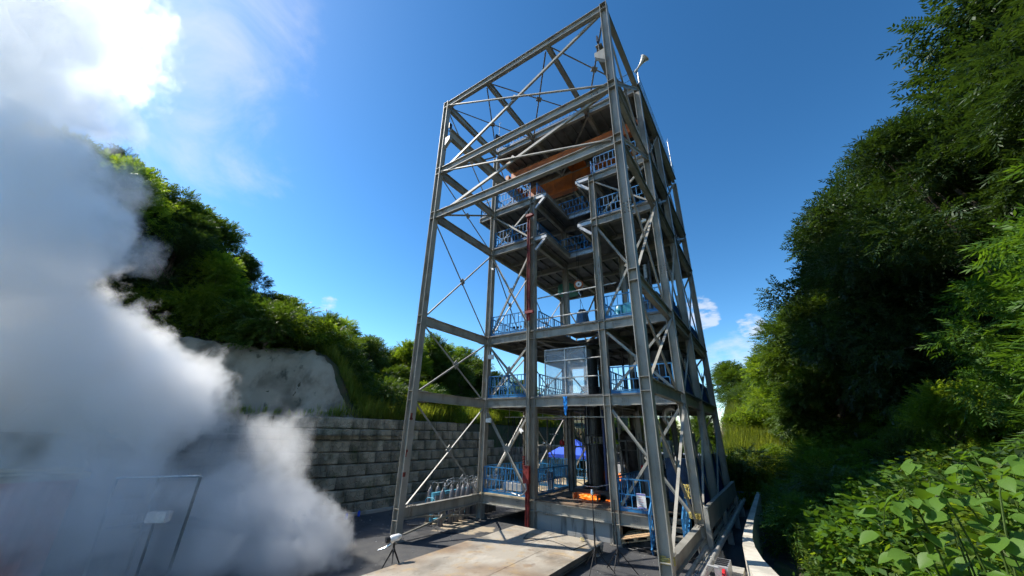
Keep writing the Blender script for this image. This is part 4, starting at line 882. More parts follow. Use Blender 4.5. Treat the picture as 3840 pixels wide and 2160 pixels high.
MB().tube([(2.8, 4.5, 15.5), (2.8, 4.5, 15.75)], 0.04, 8).build('pulley_pin', blackp, rp)

# ---------------------------------------------------------------- sirens, rods, cameras
def siren(loc, direc, lab, m, s=1.0, post=0.5):
    t_ = thing('horn_siren', (loc[0], loc[1], loc[2]), lab, 'siren'); p = Vector(loc); d = Vector(direc).normalized()
    MB().tube([p, p + d * 0.15 * s, p + d * 0.35 * s, p + d * 0.50 * s, p + d * 0.62 * s, p + d * 0.68 * s], [0.045 * s, 0.05 * s, 0.085 * s, 0.13 * s, 0.20 * s, 0.245 * s], 18, False).build('horn', m, t_, True)
    MB().tube([p - d * 0.18 * s, p + d * 0.02], 0.075 * s, 12).build('driver', m, t_, True)
    MB().tube([p - Vector((0, 0, post)), p], 0.022, 8).build('post', galv, t_)
siren((9.76, 4.86, 22.90), (0.75, -0.1, 0.75), 'silver horn siren on the top right corner of the roof railing', pipe_m, 1.05, 1.0)
siren((0.75, 4.80, 22.75), (-0.9, -0.2, 0.25), 'black horn siren on the left of the roof railing', blackp, 1.0, 0.8)
def rod(x, y, z0, z1, lab):
    t_ = thing('lightning_rod', (x, y, z0), lab, 'rod'); MB().tube([(x, y, z0), (x, y, z1)], 0.022, 8).build('mast', galv, t_)
    for k in range(4): MB().tube([(x, y, z1 - 0.12), (x + 0.12 * math.cos(k * 1.57), y + 0.12 * math.sin(k * 1.57), z1 + 0.03)], 0.007, 5).build('spike', galv, t_)
    MB().tube([(x, y, z1), (x, y, z1 + 0.25)], 0.009, 5).build('tip', galv, t_)
rod(0.05, 5.0, 21.83, 24.6, 'lightning rod on the left corner of the tower roof'); rod(9.78, 12.9, 21.7, 24.2, 'lightning rod behind the right side roof railing')
def cctv(p, d, lab):
    t_ = thing('security_camera', p, lab, 'camera'); p = Vector(p); d = Vector(d).normalized()
    MB().bar(p, p + d * 0.28, 0.11, 0.10).build('housing', white, t_); MB().tube([p + d * 0.282, p + d * 0.31], 0.035, 10).build('lens', blackp, t_); MB().tube([p - Vector((0, 0, 0.0)), p + Vector((-0.16, 0.0, 0.12))], 0.02, 6).build('arm', galv, t_)
cctv((0.30, 4.6, 12.75), (0.7, -0.3, -0.35), 'white security camera under the upper deck on the left column')
cctv((2.45, 4.55, 3.95), (0.6, -0.4, -0.4), 'white security camera beside the inner left column in the ground bay')
cctv((9.2, 4.6, 13.1), (-0.7, -0.3, -0.35), 'white security camera under the upper deck near the right column')
fl = thing('flood_lamp', (0.35, 4.7, 7.5), 'flood lamp hung under the middle deck beside the left column', 'lamp')
MB().box((0.42, 4.7, 7.55), (0.28, 0.12, 0.24), Matrix.Rotation(0.4, 3, 'Z')).build('housing', galv, fl); MB().tube([(0.3, 4.7, 7.7), (0.3, 4.7, 8.1)], 0.02, 6).build('bracket', galv, fl); MB().box((0.40, 4.62, 7.54), (0.22, 0.02, 0.18), Matrix.Rotation(0.4, 3, 'Z')).build('lens', white, fl)
fl = thing('flood_lamp', (0.35, 4.7, 4.3), 'flood lamp below the first deck beside the left column', 'lamp')
MB().box((0.46, 4.7, 4.35), (0.26, 0.12, 0.22), Matrix.Rotation(0.4, 3, 'Z')).build('housing', galv, fl); MB().tube([(0.3, 4.7, 4.5), (0.3, 4.7, 4.9)], 0.02, 6).build('bracket', galv, fl); MB().box((0.44, 4.62, 4.34), (0.2, 0.02, 0.16), Matrix.Rotation(0.4, 3, 'Z')).build('lens', white, fl)

tray_ = thing('cable_tray', (4.5, 6.2, 4.9), 'cable tray with hanging black cables under the first deck', 'cable tray')
MB().lo((0.4, 6.15, 4.55), (9.0, 6.45, 4.58)).build('tray', galv, tray_)
for i in range(9): MB().bar((0.6 + i * 1.03, 6.3, 4.58), (0.6 + i * 1.03, 6.3, 5.36), 0.02).build('hanger', galv, tray_)
rr = random.Random(12)
for i in range(26):
    x = rr.uniform(0.6, 8.8); y = 6.1 + rr.uniform(-.05, .4); h = rr.uniform(1.2, 3.2)
    MB().tube([(x, y, 4.6), (x + rr.uniform(-.1, .1), y, 4.6 - h * 0.5), (x + rr.uniform(-.3, .3), y + rr.uniform(-.2, .2), 4.6 - h)], 0.014, 5).build('cable', blackp, tray_)
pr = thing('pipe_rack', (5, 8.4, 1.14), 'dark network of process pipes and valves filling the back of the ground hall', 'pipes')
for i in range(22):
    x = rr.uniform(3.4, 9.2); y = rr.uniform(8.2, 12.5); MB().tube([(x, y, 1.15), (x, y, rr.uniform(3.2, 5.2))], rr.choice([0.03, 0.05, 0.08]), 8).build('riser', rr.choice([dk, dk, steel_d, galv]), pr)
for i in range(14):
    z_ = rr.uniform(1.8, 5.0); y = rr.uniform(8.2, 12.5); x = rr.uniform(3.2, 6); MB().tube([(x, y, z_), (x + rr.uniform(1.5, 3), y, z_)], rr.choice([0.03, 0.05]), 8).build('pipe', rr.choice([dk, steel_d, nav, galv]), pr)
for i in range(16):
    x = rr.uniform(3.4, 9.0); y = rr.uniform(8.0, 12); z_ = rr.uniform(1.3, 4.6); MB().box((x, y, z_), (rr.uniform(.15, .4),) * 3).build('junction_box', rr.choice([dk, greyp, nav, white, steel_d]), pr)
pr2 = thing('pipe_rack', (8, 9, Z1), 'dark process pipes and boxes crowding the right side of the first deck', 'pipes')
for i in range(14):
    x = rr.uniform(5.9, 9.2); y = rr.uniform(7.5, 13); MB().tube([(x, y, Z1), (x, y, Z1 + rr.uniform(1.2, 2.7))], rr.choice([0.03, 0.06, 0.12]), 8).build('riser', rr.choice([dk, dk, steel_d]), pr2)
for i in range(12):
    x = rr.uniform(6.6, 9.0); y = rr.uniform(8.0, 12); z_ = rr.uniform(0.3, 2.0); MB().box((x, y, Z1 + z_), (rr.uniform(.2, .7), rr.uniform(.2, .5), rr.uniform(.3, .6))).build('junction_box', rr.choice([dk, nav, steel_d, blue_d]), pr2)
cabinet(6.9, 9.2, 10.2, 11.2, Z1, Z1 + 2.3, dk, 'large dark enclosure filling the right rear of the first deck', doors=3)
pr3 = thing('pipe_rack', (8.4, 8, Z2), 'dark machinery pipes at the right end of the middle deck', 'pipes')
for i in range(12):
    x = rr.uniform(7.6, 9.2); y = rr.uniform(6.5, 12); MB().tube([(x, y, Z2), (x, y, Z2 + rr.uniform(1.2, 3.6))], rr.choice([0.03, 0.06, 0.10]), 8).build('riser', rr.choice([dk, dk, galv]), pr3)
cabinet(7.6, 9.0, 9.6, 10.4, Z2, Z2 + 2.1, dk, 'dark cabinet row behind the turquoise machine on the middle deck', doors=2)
dial = thing('gauge_panel', (0.75, 5.5, 1.14), 'small panel of grey gauges leaning behind the left ground railing', 'panel')
MB().lo((0.6, 5.8, 1.2), (2.4, 6.2, 1.5)).build('base', greyp, dial)
for i in range(5): MB().lathe([(0.02, 0), (0.09, 0.01), (0.09, 0.06), (0.02, 0.07)], 12, (0.8 + i * 0.32, 6.0, 1.52)).build('gauge', white if i % 2 else galv, dial)
# ---------------------------------------------------------------- poster
pm = bpy.data.materials.new('notice_print'); pm.use_nodes = True
post = thing('notice_board', (7.67, 4.84, 1.3), 'white printed notice hung on the railing left of the stairs', 'notice')
MB().lo((7.50, 4.835, 1.30), (7.84, 4.845, 1.80)).build('sheet', white, post)
vio = mat('violet_print', (0.18, 0.16, 0.45), 0.6); redp = mat('red_print', (0.6, 0.15, 0.12), 0.6)
MB().lo((7.51, 4.830, 1.745), (7.83, 4.8345, 1.79)).lo((7.51, 4.830, 1.31), (7.83, 4.8345, 1.345)).build('band', vio, post, kind='stuff')
mb = MB()
for i in range(5): mb.lo((7.57, 4.8305, 1.66 - i * 0.072), (7.57 + 0.12 + 0.03 * (i % 3), 4.8345, 1.675 - i * 0.072))
mb.build('printed_line', redp, post, kind='stuff')

# ---------------------------------------------------------------- steel plate platform
plat = thing('plate_platform', (4.6, -1, 0), 'wide rusty chequered steel plate platform in front of the tower', 'platform')
for (x0, x1, y0, y1, dz) in ((2.72, 4.02, -7.5, 1.44, 0), (4.028, 5.30, -7.5, 1.44, 0.004), (5.308, 6.55, -7.5, 1.44, 0), (2.80, 4.60, 1.452, 3.75, 0.006), (4.608, 6.56, 1.452, 3.72, 0.0)):
    MB().lo((x0, y0, 0.285 + dz), (x1, y1, 0.30 + dz)).build('plate', plate_m, plat)
for x in (2.85, 4.6, 6.45):
    hbeam(MB(), (x, -7.5, 0.18), (x, 3.6, 0.18), (0, 0, 1), 0.20, 0.12).build('bearer', steel_d, plat)
for x, y in ((2.85, 3.2), (6.45, 3.2), (2.85, -0.5), (6.45, -0.5), (6.45, -4), (2.85, -4)): MB().lo((x - 0.12, y - 0.12, 0.002), (x + 0.12, y + 0.12, 0.078)).build('foot', concrete, plat)
MB().add([(6.57, 3.3, 0.28), (6.57, 3.6, 0.28), (6.57, 3.45, 0.02), (6.585, 3.3, 0.28), (6.585, 3.6, 0.28), (6.585, 3.45, 0.02)], [(0, 1, 2), (5, 4, 3), (0, 3, 4, 1), (1, 4, 5, 2), (2, 5, 3, 0)]).build('side_bracket', galv, plat)
pts = [(3.9, 2.9, 0.315)] + [(4.1 + 0.5 * i, 2.3 + 0.35 * math.sin(i * 0.9), 0.315) for i in range(5)] + [(6.2, 3.1, 0.315)]
tag(MB().tube(pts, 0.011, 6).build('cable', blackp), 'thin black cable lying across the steel plates', 'cable')
pts = [(5.9 + 0.06 * math.cos(t), 3.35 + 0.06 * math.sin(t), 0.315 + 0.008 * t) for t in np.linspace(0, 12, 30)]
tag(MB().tube(pts, 0.012, 6).build('wire_coil', rope_y), 'little coil of yellow wire on the far corner of the steel plates', 'coil')
rr = random.Random(77); db = MB()
for i in range(260):
    x, y = (rr.uniform(-4.6, 2.6), rr.uniform(-3, 8)) if i % 2 else (rr.uniform(6.7, 10.6), rr.uniform(-2, 4.6)); q_ = rr.uniform(0.006, 0.028); db.box((x, y, q_ * 0.5 + 0.001), (q_ * rr.uniform(.8, 2), q_, q_), Matrix.Rotation(rr.uniform(0, 3), 3, 'Z'))
tag(db.build('grit', concrete, None, kind='stuff'), 'loose grit and chips scattered on the asphalt yard', 'grit')
for i, (x, y, lab) in enumerate(((2.45, -0.35, 'short red cased timber offcut beside the plate edge'), (2.3, 1.9, 'grey offcut lying at the corner of the plates'), (-3.9, 0.9, 'small blue bottle at the foot of the wall'), (-4.0, 1.6, 'second small blue bottle by the wall footing'))):
    if i < 2: tag(MB().box((x, y, 0.04), (0.5, 0.07, 0.07), Matrix.Rotation(1.2 + i, 3, 'Z')).build('offcut', red if i == 0 else concrete), lab, 'offcut')
    else: tag(MB().lathe([(0.05, 0), (0.06, 0.02), (0.06, 0.18), (0.03, 0.24)], 10, (x - 0.6, y, 0.005)).build('bottle', canvas_b), lab, 'bottle')
pts = [(-3.0 + 0.4 * i, 2.2 + 0.25 * math.sin(i * 1.3), 0.02) for i in range(11)]
tag(MB().tube(pts, 0.016, 6).build('ground_cable', blackp), 'black cable snaking over the yard towards the gas cylinders', 'cable')
# ---------------------------------------------------------------- gas cylinders and rack
def cyl_proto():
    t_ = thing('gas_cylinder', (0, 0, 0), 'x', 'gas cylinder', 'grey gas cylinders in rows beside the tower')
    MB().lathe([(0.10, 0.0), (0.115, 0.02), (0.115, 1.18), (0.10, 1.27), (0.06, 1.34), (0.035, 1.37)], 16).build('body', cyl, t_, True)
    MB().lathe([(0.035, 1.372), (0.035, 1.41), (0.022, 1.42), (0.022, 1.50)], 10).build('valve', bolt_m, t_)
    MB().lathe([(0.03, 1.502), (0.045, 1.505), (0.045, 1.53), (0.03, 1.535)], 10).build('handwheel', blackp, t_)
    return t_
cp = cyl_proto(); cpos = []
back_row = [(-1.42 + 0.0 * i, 2.95 + 0.48 * i) for i in range(6)]
front_row = [(-0.42, 2.72), (-0.50, 3.42), (-0.50, 3.82), (-0.52, 4.2), (-0.52, 4.58)]
far_rows = [(-0.95, 4.35 + 0.34 * i) for i in range(6)] + [(-0.6, 5.2 + 0.32 * i) for i in range(6)] + [(-1.3, 6.2 + 0.33 * i) for i in range(5)]
first = True
labs_b = ['leftmost grey gas cylinder of the back row', 'second grey gas cylinder from the left in the back row', 'third grey gas cylinder from the left in the back row', 'fourth grey gas cylinder in the back row behind the blue rack', 'fifth grey gas cylinder in the back row behind the blue rack', 'last grey gas cylinder of the back row']
labs_f = ['nearest grey gas cylinder standing alone in front of the blue rack', 'grey gas cylinder just right of the nearest one', 'third grey gas cylinder of the front row', 'fourth grey gas cylinder of the front row', 'fifth front row gas cylinder next to the tower column']
for (x, y), l in list(zip(back_row, labs_b)) + list(zip(front_row, labs_f)) + [(p, 'grey gas cylinder in the crowd under white hoses behind the column') for p in far_rows]:
    if first: cp.location = (x, y, 0.01); cp['label'] = l; first = False
    else: copy_tree(cp, (x, y, 0.01), random.uniform(0, 6), l)
for ch in list(cp.children): ch.matrix_parent_inverse = Matrix.Identity(4)
rack = thing('cylinder_rack', (-1.0, 3.2, 0), 'light blue steel cylinder rack with a curved handle', 'rack')
MB().lo((-1.02, 2.62, 0.12), (-0.88, 2.72, 1.22)).build('upright', blue_l, rack); MB().lo((-1.0, 2.722, 1.10), (-0.88, 5.1, 1.22)).build('top_beam', blue_l, rack)
MB().lo((-1.0, 2.722, 0.12), (-0.88, 5.1, 0.2)).build('bottom_beam', blue_l, rack); MB().lo((-1.02, 5.102, 0.12), (-0.88, 5.2, 1.22)).build('upright', blue_l, rack)
MB().tube([(-1.2, 2.5, 0.45), (-1.22, 2.5, 0.95), (-1.12, 2.52, 1.03), (-0.78, 2.55, 1.03), (-0.70, 2.55, 0.95), (-0.68, 2.55, 0.55)], 0.018, 8).build('handle', blue_l, rack)
MB().tube([(-0.94, 3.3, 1.222), (-0.94, 3.3, 1.36)], 0.05, 10).build('lift_eye', blue_l, rack)
for y in (2.67, 5.15): MB().tube([(-1.0, y, 0.06), (-0.9, y, 0.06)], 0.06, 12).build('castor', blackp, rack)
rr = random.Random(5); mb = MB()
for i in range(46):
    (x0, y0) = rr.choice(back_row + front_row + far_rows); (x1, y1) = (x0 + rr.uniform(-0.5, 0.5), y0 + rr.uniform(0.1, 0.9))
    h = 1.48 + rr.uniform(0, 0.25); mb.tube([(x0, y0, 1.5), (x0 + 0.05, y0 + 0.1, h), ((x0 + x1) / 2, (y0 + y1) / 2, h - 0.04), (x1, y1, h + rr.uniform(-.1, .1)), (x1 + 0.03, y1, 1.35)], 0.013, 5)
for i in range(16):
    x0, y0 = -0.35 + rr.uniform(-.2, .3), 5.0 + rr.uniform(-.3, 1.6); mb.tube([(x0, y0, 1.75), (x0 + .1, y0 + .05, 1.4), (x0 + .05, y0 + .1, 0.9), (x0 + .2, y0, 1.3)], 0.014, 5)
tag(mb.build('hose_tangle', galv, None, kind='stuff'), 'tangle of silver braided hoses over the gas cylinders', 'hoses')
# ---------------------------------------------------------------- tripods
tri = thing('camera_tripod', (2.15, -2.2, 0), 'short black tripod with a white wrapped camera beside the steel plates', 'tripod')
hx, hy, hz = 2.42, -2.12, 0.74
for a in (200, 320, 80):
    MB().tube([(hx, hy, hz - 0.12), (hx + 0.34 * math.cos(R(a)), hy + 0.34 * math.sin(R(a)), 0.32 if a == 320 else 0.02)], [0.026, 0.016], 8).build('leg', blackp, tri)
MB().tube([(hx, hy, hz - 0.2), (hx, hy, hz)], 0.035, 8).build('head', blackp, tri)
dd = Vector((0.35, 0.9, 0.12)).normalized()
mb = MB(); pc = Vector((hx, hy, hz + 0.12)); mb.tube([pc - dd * 0.16, pc - dd * 0.1, pc + dd * 0.12, pc + dd * 0.2], [0.05, 0.095, 0.09, 0.035], 10); mb.build('wrapped_camera', white, tri, True)
MB().tube([pc - dd * 0.26, pc - dd * 0.10], [0.085, 0.06], 14).build('lens_hood', blackp, tri)
MB().tube([(hx - 0.02, hy - 0.1, hz - 0.0), (hx - 0.1, hy - 0.22, hz - 0.10), (hx - 0.28, hy - 0.34, hz - 0.16)], [0.05, 0.035, 0.012], 8).build('foil_arm', foil, tri)
def stand(x, y, h, lab, spread=0.55, top=True, leanx=0.0):
    t_ = thing('light_stand', (x, y, 0), lab, 'stand')
    MB().tube([(x, y, 0.25), (x + leanx, y, h * 0.55)], 0.024, 8).build('lower_pole', blackp, t_); MB().tube([(x + leanx, y, h * 0.55), (x + leanx, y, h)], 0.017, 8).build('upper_pole', blackp, t_)
    MB().tube([(x, y, h * 0.5), (x, y, h * 0.56)], 0.03, 8).build('clamp', blackp, t_)
    for a in (30, 150, 270):
        MB().tube([(x, y, 0.62), (x + spread * math.cos(R(a)), y + spread * math.sin(R(a)), 0.02)], 0.014, 6).build('leg', blackp, t_)
    if top: MB().lathe([(0.02, 0), (0.055, 0.03), (0.06, 0.1), (0.03, 0.17), (0.01, 0.18)], 12, (x + leanx, y, h)).build('foil_cap', foil, t_, True)
stand(7.10, 1.62, 2.02, 'thin black stand with a silver foil cap before the flame')
stand(7.68, 1.95, 1.92, 'thin black stand without cap right of the foil capped one', top=False)
# ---------------------------------------------------------------- pallet, hoses
pal = thing('wooden_pallet', (7.4, 4.9, 0.35), 'wooden pallet leaning on clutter beneath the ground deck', 'pallet')
rotp = Matrix.Rotation(R(-14), 3, 'Y') @ Matrix.Rotation(R(6), 3, 'X'); pcn = Vector((7.42, 5.0, 0.42))
for i in range(5): MB().box(pcn + rotp @ Vector((0, -0.45 + i * 0.22, 0.06)), (1.1, 0.15, 0.022), rotp).build('top_plank', wood, pal)
for i in range(3): MB().box(pcn + rotp @ Vector((0, -0.44 + i * 0.44, -0.065)), (1.1, 0.11, 0.022), rotp).build('bottom_plank', wood, pal)
for i in range(3):
    for j in range(3): MB().box(pcn + rotp @ Vector((-0.48 + i * 0.48, -0.44 + j * 0.44, -0.003)), (0.13, 0.11, 0.098), rotp).build('block', wood, pal)
tag(MB().lo((7.0, 5.1, 0.01), (7.9, 5.5, 0.24)).build('crate', dk), 'dark crate lying under the wooden pallet', 'crate')
rr = random.Random(9); 
pts = [(7.3 + 0.35 * math.cos(t) + 0.05 * t, 4.6 + 0.18 * math.sin(t * 1.1), 0.03 + 0.01 * t) for t in np.linspace(0, 18, 60)]
tag(MB().tube(pts, 0.022, 6).build('hose_coil', blackp), 'black hose coiled on the ground below the pallet', 'hose')
for (cx_, cy_, cz_, lab, rz) in ((9.55, 0.05, 1.0, 'yellow rope wound on the beam at the foot of the near column', 0.16), (9.45, 4.75, 1.22, 'yellow rope heaped by the column at the right of the stairs', 0.15), (9.30, 5.0, 2.0, 'yellow rope hanging from the right stair rail', 0.1)):
    pts = [(cx_ + (rz + 0.05 * math.sin(3 * t)) * math.cos(t), cy_ + (rz + 0.05 * math.cos(2 * t)) * math.sin(t) - (0 if rz > 0.12 else 0.0), cz_ + (0.006 * t if rz > 0.12 else 0.22 * math.sin(t * 1.3))) for t in np.linspace(0, 30, 90)]
    tag(MB().tube(pts, 0.014, 5).build('rope_coil', rope_y), lab, 'rope')
# ---------------------------------------------------------------- right side: panel, pipes, parapet
sp = thing('guard_panel', (9.85, 9, 0), 'long grey steel guard panel along the right foot of the tower', 'panel')
MB().lo((9.79, 4.5, 0.98), (9.93, 9.0, 1.63)).build('panel', steel, sp); MB().lo((9.79, 9.004, 0.98), (9.93, 14.4, 1.62)).build('panel', steel, sp)
for y in (4.62, 9.0, 14.2): MB().lo((9.78, y - 0.11, 0.002), (9.94, y + 0.11, 0.976)).build('post', steel, sp)
def pipe_run(x, r_, y0, y1, z, lab, cuts=()):
    t_ = thing('pipe_run', (x, (y0 + y1) / 2, 0), lab, 'pipe'); MB().tube([(x, y0, z), (x, y1, z)], r_, 16).build('pipe', pipe_m, t_, True)
    for yy in np.arange(y0 + 1.5, y1, 4.0): MB().tube([(x, yy - 0.05, z), (x, yy + 0.05, z)], r_ * 1.22, 16).build('coupling', pipe_m, t_)
    for yy in np.arange(y0 + 0.8, y1, 3.2): MB().lo((x - 0.1, yy - 0.1, 0.003), (x + 0.1, yy + 0.1, z - r_ + 0.01)).build('saddle', concrete, t_)
pipe_run(10.06, 0.088, -2.5, 17.0, 0.52, 'thick pale grey pipe running back along the tower foot')
pipe_run(9.72, 0.055, -2.5, 17.0, 0.50, 'thinner grey pipe running between the tower and the thick pipe')
tc_ = thing('conduit_bundle', (9.9, 7, 0.45), 'pair of thin steel conduits between the two pipes', 'conduit')
for x in (9.86, 9.92): MB().tube([(x, -2.0, 0.5), (x, 16.8, 0.5)], 0.012, 6).build('conduit', galv, tc_)
for yy in np.arange(0.5, 16, 1.1): MB().lo((9.80, yy - 0.015, 0.46), (9.98, yy + 0.015, 0.486)).build('cleat', galv, tc_)
tag(MB().tube([(10.3, 14.8, 0.03), (10.6, 14.2, 0.05), (10.25, 13.4, 0.03), (10.35, 12.7, 0.03), (10.8, 12.3, 0.05)], 0.02, 6).build('loose_hose', galv), 'pale loose hose lying by the dark parapet', 'hose')
er = railing((9.7, 17.2, 0.02), (11.0, 17.2, 0.02), None, 0.8); er.parent = None; er.name = 'end_fence'; tag(er, 'short dark railing closing the far end of the pipe run', 'fence')
hose = thing('hose_cabinet', (10.7, 2.2, 0), 'grey pump cabinet with a round red lid beside the thick pipe', 'cabinet')
MB().lo((10.32, 1.2, 0.003), (10.85, 3.2, 0.45)).build('body', concrete, hose); MB().lo((10.30, 1.75, 0.452), (10.62, 2.55, 0.74)).build('motor_cover', greyp, hose)
for i in range(4): MB().lo((10.31, 1.85 + i * 0.17, 0.742), (10.6, 1.93 + i * 0.17, 0.76)).build('vent_slat', blackp, hose)
MB().tube([(10.50, 1.66, 0.50), (10.56, 1.66, 0.50)], 0.22, 22).build('lid', redb, hose)
MB().tube([(10.15, 1.5, 0.68), (10.2, 1.5, 0.78), (10.45, 1.45, 0.78), (10.5, 1.45, 0.7)], 0.025, 8).build('valve_handle', galv, hose)
MB().box((10.2, 1.0, 0.5), (0.25, 0.25, 0.25)).build('valve_body', galv, hose)
# parapet path (top centre line) z=1.2
par = thing('concrete_parapet', (11.0, 5, 0), 'curved pale concrete parapet wall bordering the overgrown bank', 'parapet')
path = [(10.95, 14.4, 0.08), (10.97, 10.0, 0.09), (10.99, 6.0, 0.10), (11.02, 4.4, 0.11), (11.06, 3.2, 0.12), (11.14, 2.2, 0.14), (11.30, 1.1, 0.18), (11.52, 0.1, 0.24), (11.78, -0.9, 0.28), (12.1, -1.9, 0.30), (12.5, -2.9, 0.30)]
for i in range(len(path) - 1):
    (xa, ya, wa), (xb, yb, wb) = path[i], path[i + 1]
    def nrm(k):
        a = path[max(0, k - 1)]; b = path[min(len(path) - 1, k + 1)]; d = Vector((b[0] - a[0], b[1] - a[1], 0)).normalized(); return Vector((-d.y, d.x, 0))
    na, nb = nrm(i), nrm(i + 1); A = Vector((xa, ya, 0)); B = Vector((xb, yb, 0)); dd_ = (B - A).normalized() * 0.004
    z1_ = Vector((0, 0, 1.2)); zb = Vector((0, 0, -0.9)); mb = MB()
    vs = [A + na * wa + dd_ + zb, A - na * wa + dd_ + zb, B - nb * wb - dd_ + zb, B + nb * wb - dd_ + zb]; vs += [v + z1_ - zb for v in vs]
    mb.add(vs, [(0, 1, 2, 3), (7, 6, 5, 4), (0, 4, 5, 1), (1, 5, 6, 2), (2, 6, 7, 3), (3, 7, 4, 0)]); mb.build('panel', conc_l, par)

# ---------------------------------------------------------------- vegetation
def leaflet(base, d, up, ln, wd):
    d = Vector(d).normalized(); s = d.cross(Vector(up)).normalized(); b = Vector(base); n = s.cross(d)
    return [b, b + d * ln * 0.45 + s * wd / 2 - n * 0.04 * ln, b + d * ln - n * 0.10 * ln, b + d * ln * 0.45 - s * wd / 2 - n * 0.04 * ln]
def spray(n=6, L_=0.5, ln=0.15, wd=0.05, droop=0.35, seed=1):
    rr = random.Random(seed); v = []; 
    for i in range(n):
        t = (i + 0.6) / n; p = Vector((t * L_, 0, -droop * L_ * t * t))
        for s in (-1, 1):
            d = Vector((0.55, s * (0.9 - 0.3 * t), -0.25 + rr.uniform(-0.25, 0.2))); v += leaflet(p, d, (rr.uniform(-.3, .3), rr.uniform(-.3, .3), 1), ln * rr.uniform(0.8, 1.15), wd)
    v += leaflet((L_, 0, -droop * L_), (1, 0, -0.6), (0, 0, 1), ln, wd)
    return np.array(v, dtype=np.float32)
def tuft(n=12, r_=0.3, ln=0.12, wd=0.07, seed=2):
    rr = random.Random(seed); v = []
    for i in range(n):
        p = Vector((rr.uniform(-1, 1), rr.uniform(-1, 1), rr.uniform(-0.8, 0.8))) * r_
        v += leaflet(p, (rr.uniform(-1, 1), rr.uniform(-1, 1), rr.uniform(-0.8, 0.5)), (rr.uniform(-.5, .5), rr.uniform(-.5, .5), 1), ln * rr.uniform(0.7, 1.3), wd)
    return np.array(v, dtype=np.float32)
def grass(n=9, h=0.6, seed=3):
    rr = random.Random(seed); v = []
    for i in range(n):
        a = rr.uniform(0, 6.28); b = Vector((rr.uniform(-.12, .12), rr.uniform(-.12, .12), -0.05)); tip = Vector((math.cos(a) * 0.4 * h * rr.random(), math.sin(a) * 0.4 * h * rr.random(), h * rr.uniform(0.6, 1.1)))
        s = Vector((-math.sin(a), math.cos(a), 0)) * 0.012; m = b.lerp(b + tip, 0.5) + Vector((0, 0, 0.06 * h))
        v += [b - s, m + s, b + tip, m - s * 1.0]
    return np.array(v, dtype=np.float32)
def frames(d, roll):
    d = d / np.linalg.norm(d, axis=1, keepdims=True); up = np.tile(np.array([0, 0, 1.0]), (len(d), 1))
    y = np.cross(up, d); ln = np.linalg.norm(y, axis=1, keepdims=True); y = np.where(ln < 1e-3, np.array([0, 1.0, 0]), y / np.maximum(ln, 1e-3)); z = np.cross(d, y)
    c, s = np.cos(roll)[:, None], np.sin(roll)[:, None]; y2 = y * c + z * s; z2 = -y * s + z * c
    return np.stack([d, y2, z2], -1)
def scatter_np(templates, pos, fr, sc):
    V = []; n = len(pos); idx = rng.integers(0, len(templates), n)
    for k, t in enumerate(templates):
        s = idx == k
        if not s.any(): continue
        v = np.einsum('nij,kj->nki', fr[s], t) * sc[s][:, None, None] + pos[s][:, None, :]; V.append(v.reshape(-1, 3))
    v = np.concatenate(V); f = np.arange(len(v)).reshape(-1, 4); return v, f
def rand_dir(n, zlo=-1, zhi=1):
    a = rng.uniform(0, 2 * np.pi, n); z = rng.uniform(zlo, zhi, n); r_ = np.sqrt(np.maximum(0, 1 - z * z)); return np.stack([r_ * np.cos(a), r_ * np.sin(a), z], -1)
SP_LONG = [spray(6, 0.62, 0.26, 0.062, 0.35, s) for s in (1, 2, 3)]
SP_FINE = [spray(7, 0.55, 0.15, 0.055, 0.25, s) for s in (4, 5)]
TUFTS = [tuft(12, 0.30, 0.13, 0.075, s) for s in (6, 7, 8)]
SM_TUFT = [tuft(14, 0.22, 0.085, 0.05, s) for s in (9, 10)]
GRS = [grass(9, 0.7, s) for s in (11, 12, 13)]
def crown_mesh(name, h, w, nl, nsp, temps, m, sc=(0.8, 1.3), base=0.25, shape=1.0, lobe=0.30, tall=1.0):
    """crown between z=base*h and z=h, lobed, hollow-ish with gaps"""
    a = rng.uniform(0, 2 * np.pi, nl); t = rng.uniform(0, 1, nl) ** 0.85
    prof = np.sin(np.pi * np.clip(0.12 + 0.80 * t, 0, 1)) ** shape
    r_ = w * prof * rng.uniform(0.35, 0.85, nl)
    c = np.stack([r_ * np.cos(a), r_ * np.sin(a), h * (base + (1 - base) * (0.08 + 0.84 * t))], -1); lr = w * lobe * rng.uniform(0.7, 1.3, nl)
    k = rng.integers(0, nl, nsp); d = rand_dir(nsp, -0.75, 1); rad = rng.uniform(0.55, 1.0, nsp) ** 0.5
    pos = c[k] + d * (lr[k] * rad)[:, None] * np.array([1, 1, 0.75 * tall])
    dirs = d * 0.8 + (pos - np.array([0, 0, h * 0.55])) / w * 0.35 + rng.normal(0, 0.5, (nsp, 3)); dirs[:, 2] += 0.05
    v, f = scatter_np(temps, pos, frames(dirs, rng.normal(0, 0.5, nsp)), rng.uniform(sc[0], sc[1], nsp))
    return np_mesh(name, v, f, m), c, lr
def trunk_mesh(name, h, r0, lobes, seed=0, base=0.0):
    rr = random.Random(seed); mb = MB(); top = h * 0.72
    pts = [(0, 0, -0.4)] + [(rr.uniform(-.12, .12) * i, rr.uniform(-.12, .12) * i, top * i / 5) for i in range(1, 6)]
    rad = [r0 * 1.25] + [r0 * (1 - 0.15 * i) for i in range(1, 6)]
    mb.tube(pts, rad, 10)
    for i, c in enumerate(lobes[:14]):
        k = rr.randint(1, 4); p = Vector(pts[k]); q = Vector(c); m_ = p.lerp(q, 0.5) + Vector((0, 0, 0.1 * h * rr.random()))
        mb.tube([p, m_, q], [r0 * 0.38, r0 * 0.22, r0 * 0.07], 6)
    return mb.mesh(name, bark, True)
class Kind: pass
